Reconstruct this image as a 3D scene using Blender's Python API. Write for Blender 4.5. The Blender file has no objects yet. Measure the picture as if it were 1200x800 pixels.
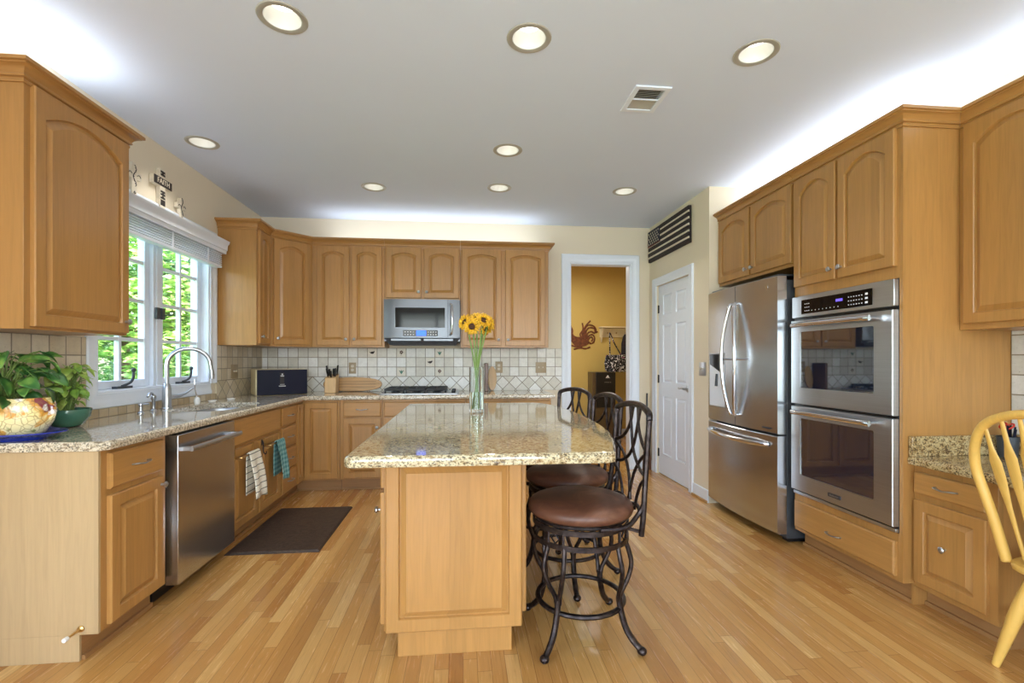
import bpy, bmesh, math, random
from mathutils import Vector, Matrix, noise
PI = math.pi
random.seed(7)
S = bpy.context.scene
COL = S.collection

# ------------------------------------------------------------------ camera, world, lights, exposure
F_PX, YAW, VH, CAM_H = 558.0, 0.1022, 421.6, 1.2343
cd = bpy.data.cameras.new('camera'); cam = bpy.data.objects.new('camera', cd); COL.objects.link(cam)
cd.sensor_width = 36.0; cd.lens = F_PX / 1200 * 36.0; cd.shift_y = (VH - 400) / 1200.0
cd.clip_start = 0.05; cd.clip_end = 200
cam.location = (0, 0, CAM_H); cam.rotation_euler = (PI / 2, 0, -YAW)
S.camera = cam
S.view_settings.view_transform = 'Standard'; S.view_settings.look = 'None'
S.view_settings.gamma = 1.0; S.view_settings.use_curve_mapping = False
S.view_settings.exposure = 0.12

w = bpy.data.worlds.new('sky'); S.world = w; w.use_nodes = True
nt = w.node_tree; nt.nodes.clear()
sky = nt.nodes.new('ShaderNodeTexSky'); sky.sky_type = 'NISHITA'; sky.sun_disc = False
sky.sun_elevation = math.radians(48); sky.sun_rotation = math.radians(100); sky.air_density = 1.2; sky.dust_density = 2.5
bg = nt.nodes.new('ShaderNodeBackground'); bg.inputs[1].default_value = 1.5
wo = nt.nodes.new('ShaderNodeOutputWorld')
nt.links.new(sky.outputs[0], bg.inputs[0]); nt.links.new(bg.outputs[0], wo.inputs[0])

def light(name, kind, loc, energy, color=(1, 1, 1), size=None, rot=(0, 0, 0), **kw):
    d = bpy.data.lights.new(name, kind); d.energy = energy; d.color = color
    if kind == 'AREA':
        d.shape = 'RECTANGLE'; d.size, d.size_y = size
    for k, v in kw.items(): setattr(d, k, v)
    o = bpy.data.objects.new(name, d); COL.objects.link(o); o.location = loc; o.rotation_euler = rot
    return o
DAY = (0.80, 0.90, 1.0)
light('sun', 'SUN', (10, 0, 20), 11.0, (1.0, 0.95, 0.85), rot=(math.radians(22), math.radians(40), 0), angle=0.01)
# daylight through the tall windows of the room behind the camera, and its patio door
light('rear_window_daylight', 'AREA', (-0.7, -3.15, 1.45), 88, DAY, (1.9, 2.0), (PI / 2 + .5, 0, 0))
light('rear_window_daylight', 'AREA', (1.75, -3.15, 1.45), 88, DAY, (1.7, 2.0), (PI / 2 + .5, 0, 0))
light('patio_door_daylight', 'AREA', (-2.07, -0.9, 1.1), 42, DAY, (1.9, 1.9), (PI / 2, 0, -PI / 2))
# lamps lying on top of the wall cabinets, lighting the ceiling
light('cabinet_top_lamp', 'AREA', (2.55, 3.1, 2.50), 7.5, (0.84, 0.92, 1.0), (1.7, 0.4), (PI, 0, PI / 2))
light('cabinet_top_lamp', 'AREA', (2.68, 1.75, 2.50), 2, (0.84, 0.92, 1.0), (0.8, 0.2), (PI, 0, PI / 2))
light('cabinet_top_lamp', 'AREA', (-1.95, 2.42, 2.47), 2.2, (0.84, 0.92, 1.0), (0.55, 0.2), (PI, 0, PI / 2))
light('cabinet_top_lamp', 'AREA', (-0.3, 5.07, 2.46), 4.0, (0.84, 0.92, 1.0), (2.2, 0.2), (PI, 0, 0))

# ------------------------------------------------------------------ materials
def sr(r, g, b):
    f = lambda c: (c / 255 / 12.92) if c / 255 <= .04045 else ((c / 255 + .055) / 1.055) ** 2.4
    return (f(r), f(g), f(b), 1)

class NT:
    def __init__(s, name):
        s.m = bpy.data.materials.new(name); s.m.use_nodes = True; s.t = s.m.node_tree
        s.t.nodes.clear()
        s.out = s.t.nodes.new('ShaderNodeOutputMaterial'); s.b = s.t.nodes.new('ShaderNodeBsdfPrincipled')
        s.t.links.new(s.b.outputs[0], s.out.inputs[0])
    def put(s, sock, v):
        if v is None: return
        if isinstance(v, bpy.types.NodeSocket): s.t.links.new(v, sock)
        else:
            try: sock.default_value = v
            except Exception: sock.default_value = (v, v, v)
    def n(s, typ, ins=(), out=0, **kw):
        nd = s.t.nodes.new('ShaderNode' + typ)
        for k, v in kw.items(): setattr(nd, k, v)
        if isinstance(ins, dict):
            for k, v in ins.items(): s.put(nd.inputs[k], v)
        else:
            for i, v in enumerate(ins): s.put(nd.inputs[i], v)
        return nd.outputs[out]
    def math(s, op, a, b=None, c=None): return s.n('Math', (a, b, c), operation=op)
    def vec(s, x, y, z): return s.n('CombineXYZ', (x, y, z))
    def obj(s): return s.n('TexCoord', out=3)
    def xyz(s, v):
        nd = s.t.nodes.new('ShaderNodeSeparateXYZ'); s.put(nd.inputs[0], v); return nd.outputs
    def map(s, v, scale=(1, 1, 1), loc=(0, 0, 0), rot=(0, 0, 0)):
        return s.n('Mapping', {'Vector': v, 'Location': loc, 'Rotation': rot, 'Scale': scale})
    def noise(s, v, scale, detail=3, rough=.5, dist=0, out=0):
        return s.n('TexNoise', {'Vector': v, 'Scale': scale, 'Detail': detail, 'Roughness': rough, 'Distortion': dist}, out)
    def ramp(s, f, stops, interp='LINEAR'):
        nd = s.t.nodes.new('ShaderNodeValToRGB'); cr = nd.color_ramp; cr.interpolation = interp
        while len(cr.elements) < len(stops): cr.elements.new(0.5)
        for e, (p, c) in zip(cr.elements, stops): e.position = p; e.color = c
        s.put(nd.inputs[0], f); return nd.outputs[0]
    def mix(s, f, a, b, mode='MIX'):
        nd = s.t.nodes.new('ShaderNodeMix'); nd.data_type = 'RGBA'; nd.blend_type = mode
        s.put(nd.inputs[0], f); s.put(nd.inputs[6], a); s.put(nd.inputs[7], b); return nd.outputs[2]
    def white(s, v): return s.n('TexWhiteNoise', {'Vector': v}, noise_dimensions='3D')
    def bump(s, h, strength=.3, dist=.01):
        s.put(s.b.inputs['Normal'], s.n('Bump', {'Strength': strength, 'Distance': dist, 'Height': h}))
    def set(s, color=None, rough=None, metal=None, **kw):
        if color is not None: s.put(s.b.inputs['Base Color'], color)
        if rough is not None: s.put(s.b.inputs['Roughness'], rough)
        if metal is not None: s.put(s.b.inputs['Metallic'], metal)
        for k, v in kw.items(): s.put(s.b.inputs[k.replace('_', ' ')], v)
        return s.m
G = lambda v: (v, v, v, 1)

def plain(name, col, rough=.5, metal=0.0, var=.06, scale=30, **kw):
    """a colour with faint procedural variation"""
    s = NT(name); nz = s.noise(s.obj(), scale, 3)
    c2 = tuple(min(1, c * (1 + var)) for c in col[:3]) + (1,); c1 = tuple(c * (1 - var) for c in col[:3]) + (1,)
    s.set(s.ramp(nz, [(.3, c1), (.7, c2)]), rough, metal, **kw); return s.m

def wood(name, base, grain='z', rough=.34, stave=.085, dark=.84, light=1.08, coat=.15):
    s = NT(name); o = s.obj(); rnd = s.n('ObjectInfo', out=5)
    off = s.math('MULTIPLY', rnd, 17.0)
    x, y, z = s.xyz(o)
    if grain == 'z': u = s.math('ADD', x, y); v = z
    elif grain == 'x': u = z; v = s.math('ADD', x, y)
    else: u = x; v = y
    u2 = s.math('ADD', u, off)
    st = s.math('FLOOR', s.math('DIVIDE', u2, stave))
    sv = s.white(s.vec(st, off, 3.1))
    g = s.noise(s.vec(s.math('MULTIPLY', u2, 26), s.math('MULTIPLY', v, 1.5), s.math('MULTIPLY', sv, 40)), 1.6, 4, .6, 1.2)
    fine = s.noise(s.vec(s.math('MULTIPLY', u2, 160), s.math('MULTIPLY', v, 7), off), 1.0, 2)
    b1 = tuple(c * dark for c in base[:3]) + (1,); b2 = tuple(min(1, c * light) for c in base[:3]) + (1,)
    col = s.ramp(g, [(.25, b1), (.55, base), (.8, b2)])
    col = s.mix(.16, col, s.ramp(fine, [(.3, G(.72)), (.7, G(1.0))]), 'MULTIPLY')
    k = s.ramp(sv, [(0, G(.87)), (1, G(1.0))])
    col = s.mix(1.0, col, k, 'MULTIPLY')
    s.bump(fine, .04, .002)
    return s.set(col, rough, 0, Coat_Weight=coat, Coat_Roughness=.22)

MAPLE = sr(184, 135, 75)
M = {}
M['maple'] = wood('maple_vertical_grain', MAPLE)
M['maple_h'] = wood('maple_horizontal_grain', MAPLE, 'x')
M['maple_dark'] = wood('maple_toe_kick', sr(172, 126, 78), 'x', rough=.5, coat=0)
M['birch'] = wood('pale_birch_end_panel', sr(196, 168, 128), dark=.90, light=1.05)
M['pine'] = wood('yellow_lacquered_oak', sr(233, 188, 98), dark=.85, light=1.08, stave=.4)
M['board'] = wood('striped_board_wood', sr(205, 160, 105), 'x', stave=.022, dark=.7)
M['block'] = wood('knife_block_wood', sr(222, 182, 128))
M['walnut'] = wood('dark_walnut', sr(96, 60, 40))
M['olive'] = wood('dark_olive_side', sr(92, 74, 46))

def floor_mat():
    s = NT('oak_strip_floor'); x, y, z = s.xyz(s.obj()); W = .057
    xr = s.math('DIVIDE', x, W); row = s.math('FLOOR', xr); fx = s.math('FRACT', xr)
    ro = s.white(s.vec(row, 1.3, 0)); yy = s.math('DIVIDE', s.math('ADD', y, s.math('MULTIPLY', ro, 5)), .85)
    cell = s.math('FLOOR', yy); fy = s.math('FRACT', yy)
    r = s.white(s.vec(row, cell, 2.2))
    c = s.ramp(r, [(0, sr(174, 120, 64)), (.25, sr(190, 139, 78)), (.6, sr(200, 150, 86)), (.88, sr(210, 164, 100)), (1, sr(220, 178, 116))])
    g = s.noise(s.vec(s.math('MULTIPLY', x, 38), s.math('MULTIPLY', y, 2.0), s.math('MULTIPLY', r, 50)), 1.5, 5, .62, 1.6)
    c = s.mix(.55, c, s.ramp(g, [(.25, G(.42)), (.42, G(.88)), (.75, G(1.08))]), 'MULTIPLY')
    fg = s.noise(s.vec(s.math('MULTIPLY', x, 300), s.math('MULTIPLY', y, 10), 0), 1, 2)
    c = s.mix(.25, c, s.ramp(fg, [(.3, G(.7)), (.65, G(1.0))]), 'MULTIPLY')
    gx = s.math('LESS_THAN', s.math('MINIMUM', fx, s.math('SUBTRACT', 1, fx)), .022)
    gy = s.math('LESS_THAN', s.math('MINIMUM', fy, s.math('SUBTRACT', 1, fy)), .0016)
    gap = s.math('MAXIMUM', gx, gy)
    c = s.mix(s.math('MULTIPLY', gap, .55), c, sr(96, 56, 28))
    s.bump(s.math('SUBTRACT', s.math('MULTIPLY', fg, .15), gap), .12, .002)
    return s.set(c, s.math('ADD', .20, s.math('MULTIPLY', g, .12)), 0, Coat_Weight=.35, Coat_Roughness=.12)
M['floor'] = floor_mat()

def granite(name, a, b, c_, dk, seed=0.0, gold=.5):
    s = NT(name); v = s.map(s.obj(), loc=(seed, seed, seed))
    n1 = s.noise(v, 7, 5, .65, 1.5); n2 = s.noise(s.map(v, scale=(.55, 1, 1)), 80, 5, .75); n3 = s.noise(v, 150, 3, .6)
    vo = s.n('TexVoronoi', {'Vector': v, 'Scale': 190}, out=1)
    vc = s.xyz(vo)[0]
    c = s.ramp(n1, [(.3, a), (.5, b), (.68, c_)])
    c = s.mix(s.ramp(n2, [(.44, G(0)), (.56, G(.8))]), c, a)
    c = s.mix(s.ramp(n2, [(.39, G(.85)), (.47, G(0))]), c, tuple(x * .42 for x in c_[:3]) + (1,))
    c = s.mix(s.ramp(vc, [(.80 - gold * .2, G(0)), (.88, G(.7))]), c, dk)
    c = s.mix(s.ramp(n3, [(.57, G(0)), (.66, G(.75))]), c, dk)
    return s.set(c, .07, 0, Specular_IOR_Level=.6, Coat_Weight=.3, Coat_Roughness=.04)
M['granite'] = granite('gold_granite', sr(206, 196, 166), sr(184, 164, 124), sr(150, 118, 76), sr(60, 52, 44), 3.1, .2)
M['granite2'] = granite('beige_granite', sr(224, 214, 194), sr(200, 184, 156), sr(160, 140, 116), sr(74, 68, 64), 8.7, .3)
M['granite3'] = granite('brown_granite', sr(206, 186, 140), sr(170, 136, 84), sr(110, 84, 56), sr(44, 38, 34), 5.5, .5)

def tile(name, c1, c2, c3, diamonds=True, size=.1016, zoff=1.057):
    s = NT(name); x, y, z = s.xyz(s.obj())
    def cell(u, v, sz, k):
        a = s.math('DIVIDE', u, sz); b = s.math('DIVIDE', v, sz)
        fa = s.math('FRACT', a); fb = s.math('FRACT', b)
        r = s.white(s.vec(s.math('FLOOR', a), s.math('FLOOR', b), k))
        e = s.math('MINIMUM', s.math('MINIMUM', fa, s.math('SUBTRACT', 1, fa)), s.math('MINIMUM', fb, s.math('SUBTRACT', 1, fb)))
        return r, e
    zz = s.math('SUBTRACT', z, zoff)
    r1, e1 = cell(x, zz, size, 1.0)
    if diamonds:
        q = .7071
        zc = s.math('ADD', zz, .072)
        u = s.math('MULTIPLY', s.math('ADD', x, zc), q); v = s.math('MULTIPLY', s.math('SUBTRACT', zc, x), q)
        r2, e2 = cell(s.math('ADD', u, .05), s.math('ADD', v, .05), size * 1.0, 2.0)
        band = s.math('LESS_THAN', zz, 0.0)
        border = s.math('ABSOLUTE', zz)
        e = s.math('MINIMUM', s.n('Mix', {0: band, 2: e1, 3: e2}), s.math('DIVIDE', border, size))
        r = s.n('Mix', {0: band, 2: r1, 3: r2})
    else: r, e = r1, e1
    nz = s.noise(s.obj(), 22, 5, .7); n2 = s.noise(s.obj(), 90, 3, .6)
    c = s.ramp(r, [(0, c1), (.5, c2), (1, c3)])
    c = s.mix(.5, c, s.ramp(nz, [(.3, G(.72)), (.6, G(1.0))]), 'MULTIPLY')
    c = s.mix(s.ramp(n2, [(.30, G(.5)), (.36, G(0))]), c, sr(120, 104, 84))
    gr = s.ramp(s.math('ADD', e, s.math('MULTIPLY', nz, .02)), [(.034, G(0)), (.05, G(1))])
    c = s.mix(gr, sr(142, 132, 116), c)
    s.bump(s.math('ADD', s.math('MULTIPLY', gr, 1.0), s.math('MULTIPLY', n2, .15)), .35, .003)
    return s.set(c, .42)
M['tile'] = tile('tumbled_stone_tile', sr(212, 208, 196), sr(230, 228, 220), sr(242, 242, 240))
M['tile_l'] = tile('tan_tumbled_stone_tile', sr(196, 180, 152), sr(214, 200, 174), sr(228, 218, 200))
M['tile_s'] = tile('pale_stone_tile', sr(206, 204, 198), sr(220, 220, 218), sr(234, 234, 232), False, .0508*2)
M['tile_ls'] = tile('tan_square_stone_tile', sr(184, 164, 132), sr(204, 186, 156), sr(220, 208, 186), False, .0762, .90)
M['deco'] = plain('relief_tile', sr(226, 220, 206), .5)
M['wall'] = plain('cream_wall_paint', sr(229, 217, 194), .75, var=.012, scale=3)
M['mustard'] = plain('mustard_wall_paint', sr(204, 174, 96), .75, var=.02, scale=3)
M['mustard_c'] = plain('mustard_ceiling_paint', sr(190, 146, 60), .8, var=.02, scale=3)
M['ceil'] = plain('white_ceiling_paint', sr(220, 231, 250), .85, var=.008, scale=2)
M['white'] = plain('white_trim_paint', sr(230, 238, 250), .32, var=.01)
M['plasticw'] = plain('white_plastic', sr(240, 240, 238), .35, var=.01)
M['putty'] = plain('stone_coloured_plate', sr(168, 150, 120), .4)
M['putty2'] = plain('beige_switch', sr(214, 204, 184), .4)
def steel(name, col, rough=.25, ax=(2, 2, 240), tone=.12):
    s = NT(name); v = s.map(s.obj(), scale=ax); nz = s.noise(v, 1.0, 3, .6)
    c1 = tuple(c * (1 - tone) for c in col[:3]) + (1,)
    s.bump(nz, .05, .001)
    return s.set(s.ramp(nz, [(.3, c1), (.7, col)]), s.math('ADD', rough - .05, s.math('MULTIPLY', nz, .1)), 1.0, Anisotropic=.6)
M['steel'] = steel('brushed_stainless_steel', sr(192, 196, 202), .34)
M['steel_v'] = steel('vertical_brushed_stainless', sr(200, 204, 210), .24, (1100, 1100, 3), .04)
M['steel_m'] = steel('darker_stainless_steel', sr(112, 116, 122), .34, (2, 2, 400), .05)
M['chrome'] = plain('polished_chrome', sr(222, 224, 228), .1, 1.0, .02)
M['nickel'] = plain('satin_nickel', sr(190, 194, 200), .28, 1.0, .03)
M['brass'] = plain('antique_brass', sr(196, 164, 108), .3, 1.0, .05)
M['greymetal'] = plain('dark_grey_cabinet_metal', sr(70, 74, 80), .45, .3)
M['black'] = plain('black_plastic', sr(18, 18, 20), .35)
M['blackgl'] = plain('black_glass', sr(10, 11, 14), .06, 0, .0, Specular_IOR_Level=.25)
M['ovenglass'] = plain('dark_oven_glass', sr(22, 30, 48), .03, 0, .0, IOR=2.3, Coat_Weight=1.0, Coat_Roughness=.02)
M['navy'] = plain('blue_black_satin', sr(12, 15, 38), .5, Specular_IOR_Level=.25)
M['castiron'] = plain('cast_iron', sr(28, 30, 34), .5, .3)
def iron():
    s = NT('dark_wrought_iron'); nz = s.noise(s.obj(), 40, 4, .6)
    s.bump(nz, .15, .002)
    return s.set(s.ramp(nz, [(.35, sr(34, 28, 30)), (.7, sr(78, 68, 66))]), .33, .75)
M['iron'] = iron()
def leather():
    s = NT('brown_leather'); n1 = s.noise(s.obj(), 6, 4, .6, .8); n2 = s.noise(s.obj(), 160, 3)
    s.bump(n2, .12, .001)
    return s.set(s.ramp(n1, [(.3, sr(66, 38, 28)), (.55, sr(98, 62, 46)), (.75, sr(134, 92, 70))]), .42)
M['leather'] = leather()
def emis(name, col, st):
    s = NT(name); nz = s.noise(s.obj(), 5)
    s.set(col, .5, 0, Emission_Color=s.ramp(nz, [(.2, col), (.8, tuple(min(1, c * 1.02) for c in col[:3]) + (1,))]), Emission_Strength=st); return s.m
M['bulb'] = emis('lit_lamp_lens', (1, .98, .93, 1), 3.0)
M['display'] = emis('blue_display', sr(60, 110, 255), 1.3)
M['display2'] = emis('dim_violet_display', sr(110, 90, 230), .8)
M['glyph'] = emis('lit_key_marks', sr(210, 210, 215), .35)
M['baffle'] = plain('cream_lamp_baffle', sr(226, 226, 220), .45, var=.01)
M['trimring'] = plain('beige_lamp_ring', sr(180, 178, 168), .35, .2, .02)
def glass(name, tint=(1, 1, 1, 1), rough=0.0):
    s = NT(name)
    g = s.t.nodes.new('ShaderNodeBsdfGlass'); g.inputs['Color'].default_value = tint; g.inputs['IOR'].default_value = 1.45
    g.inputs['Roughness'].default_value = rough
    s.t.links.new(g.outputs[0], s.out.inputs[0]); return s.m
M['glass'] = glass('clear_vase_glass', (.97, .99, .98, 1))
def pane():
    s = NT('window_pane_glass')
    t = s.t.nodes.new('ShaderNodeBsdfTransparent'); g = s.t.nodes.new('ShaderNodeBsdfGlossy'); g.inputs['Roughness'].default_value = .01
    mx = s.t.nodes.new('ShaderNodeMixShader'); f = s.math('ADD', .03, s.math('MULTIPLY', s.math('POWER', s.n('LayerWeight', {'Blend': .5}, 1), 5.0), .6))
    s.t.links.new(f, mx.inputs[0]); s.t.links.new(t.outputs[0], mx.inputs[1]); s.t.links.new(g.outputs[0], mx.inputs[2])
    s.t.links.new(mx.outputs[0], s.out.inputs[0]); return s.m
M['pane'] = pane()
def leafm(name, a, b, c, rough=.4, tr=.25):
    s = NT(name); nz = s.noise(s.obj(), 14, 3)
    col = s.ramp(nz, [(.3, a), (.5, b), (.7, c)])
    return s.set(col, rough, 0, Subsurface_Weight=0.0, Transmission_Weight=0.0)
M['pothos'] = leafm('pothos_leaf', sr(30, 70, 32), sr(56, 108, 46), sr(128, 164, 76))
M['basil'] = leafm('light_green_leaf', sr(100, 150, 56), sr(156, 194, 84), sr(206, 224, 130))
M['tree1'] = leafm('tree_leaf_mid', sr(96, 146, 70), sr(146, 186, 96), sr(198, 218, 136), .6)
M['tree2'] = leafm('tree_leaf_pale', sr(140, 168, 104), sr(186, 206, 140), sr(226, 234, 184), .6)
M['tree3'] = leafm('tree_leaf_dark', sr(64, 108, 66), sr(96, 142, 84), sr(136, 174, 110), .6)
M['bark'] = wood('grey_brown_bark', sr(110, 92, 74), rough=.9, coat=0)
M['stem'] = plain('green_stem', sr(120, 148, 78), .5)
M['petal'] = plain('sunflower_petal', sr(236, 176, 34), .5, var=.35, scale=60)
M['seed'] = plain('sunflower_centre', sr(70, 44, 26), .9, var=.4, scale=200)
M['soil'] = plain('potting_soil', sr(48, 36, 28), .95, var=.3, scale=120)
M['teal'] = plain('green_glazed_ceramic', sr(64, 118, 100), .18, var=.15, scale=12, Coat_Weight=.6)
M['cobalt'] = plain('cobalt_glazed_ceramic', sr(22, 44, 150), .12, var=.15, scale=10, Coat_Weight=.6)
def majolica():
    s = NT('painted_crackled_ceramic'); o = s.obj()
    n1 = s.noise(o, 9, 3, .5); n2 = s.noise(s.map(o, loc=(4, 2, 7)), 12, 3, .5, .5); n3 = s.noise(s.map(o, loc=(9, 1, 3)), 16, 2)
    cr = s.n('TexVoronoi', {'Vector': o, 'Scale': 40}, feature='DISTANCE_TO_EDGE')
    c = s.ramp(n1, [(.35, sr(232, 214, 140)), (.6, sr(240, 228, 176))])
    c = s.mix(s.ramp(n2, [(.56, G(0)), (.60, G(.9))]), c, sr(214, 150, 50))
    c = s.mix(s.ramp(n2, [(.64, G(0)), (.67, G(.95))]), c, sr(120, 40, 60))
    c = s.mix(s.ramp(n3, [(.62, G(0)), (.66, G(.85))]), c, sr(110, 128, 50))
    c = s.mix(s.ramp(n3, [(.30, G(.85)), (.34, G(0))]), c, sr(236, 232, 224))
    c = s.mix(s.ramp(cr, [(.02, G(.55)), (.06, G(0))]), c, sr(130, 96, 48))
    return s.set(c, .2, 0, Coat_Weight=.6)
M['majolica'] = majolica()
def stripes(name, a, b, axis, period, duty, warp=0.0, rough=.9):
    s = NT(name); p = s.xyz(s.obj())[axis]
    f = s.math('FRACT', s.math('DIVIDE', p, period)); k = s.math('LESS_THAN', f, duty)
    wv = s.noise(s.obj(), 500, 2); s.bump(wv, .3, .001)
    return s.set(s.mix(k, a, b), rough)
M['towel1'] = stripes('cream_towel_dark_stripes', sr(232, 226, 208), sr(58, 66, 66), 2, .043, .12)
def checks():
    s = NT('teal_checked_towel'); x, y, z = s.xyz(s.obj())
    f1 = s.math('LESS_THAN', s.math('FRACT', s.math('DIVIDE', x, .034)), .5)
    f2 = s.math('LESS_THAN', s.math('FRACT', s.math('DIVIDE', z, .034)), .5)
    k = s.math('MULTIPLY', s.math('ADD', f1, f2), .5); s.bump(s.noise(s.obj(), 500, 2), .3, .001)
    return s.set(s.mix(k, sr(70, 128, 130), sr(140, 182, 178)), .9)
M['towel2'] = checks()
def matm():
    s = NT('dark_brown_rubber_mat'); n1 = s.noise(s.obj(), 14, 4, .7, 2.5); n2 = s.noise(s.obj(), 200, 2)
    s.bump(s.math('ADD', n1, s.math('MULTIPLY', n2, .3)), .6, .004)
    return s.set(s.ramp(n1, [(.4, sr(46, 36, 32)), (.6, sr(72, 58, 50))]), .5)
M['mat'] = matm()
def rust():
    s = NT('rusty_brown_metal'); n1 = s.noise(s.obj(), 30, 4); s.bump(n1, .2, .002)
    return s.set(s.ramp(n1, [(.35, sr(92, 48, 24)), (.65, sr(130, 72, 36))]), .6, .2)
M['rust'] = rust()
def bagm():
    s = NT('black_paisley_fabric'); o = s.obj()
    v = s.n('TexVoronoi', {'Vector': o, 'Scale': 14}); n1 = s.noise(o, 22, 3, .6, 2.0)
    c = s.mix(s.ramp(n1, [(.56, G(0)), (.60, G(1))]), sr(20, 17, 20), sr(226, 222, 222))
    c = s.mix(s.ramp(v, [(.12, G(1)), (.16, G(0))]), c, sr(150, 70, 110))
    return s.set(c, .8)
M['bag'] = bagm()
M['cloth_dark'] = plain('dark_jacket_cloth', sr(44, 36, 40), .9, var=.2)
M['cream_paint'] = plain('cream_paint', sr(224, 208, 168), .5)
M['weather_w'] = plain('distressed_white_wood', sr(222, 212, 192), .7, var=.1, scale=40)
M['weather_b'] = plain('distressed_black_wood', sr(46, 38, 34), .7, var=.3, scale=40)
M['charred'] = plain('charred_wood', sr(36, 26, 24), .7, var=.3, scale=50)
M['bluewood'] = plain('blue_black_stained_wood', sr(34, 38, 58), .7, var=.3, scale=50)
M['red_br'] = plain('red_brown_wood', sr(96, 40, 34), .7, var=.2)
M['grass'] = plain('lawn', sr(110, 150, 70), .9, var=.3, scale=3)
M['sisal'] = plain('brown_bristle', sr(96, 60, 42), .9, var=.3, scale=200)
M['ventdark'] = plain('dark_duct', sr(30, 30, 32), .7)
M['brick'] = plain('outer_wall', sr(200, 195, 185), .8)
M['red'] = plain('red_plastic', sr(190, 40, 30), .4)

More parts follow.
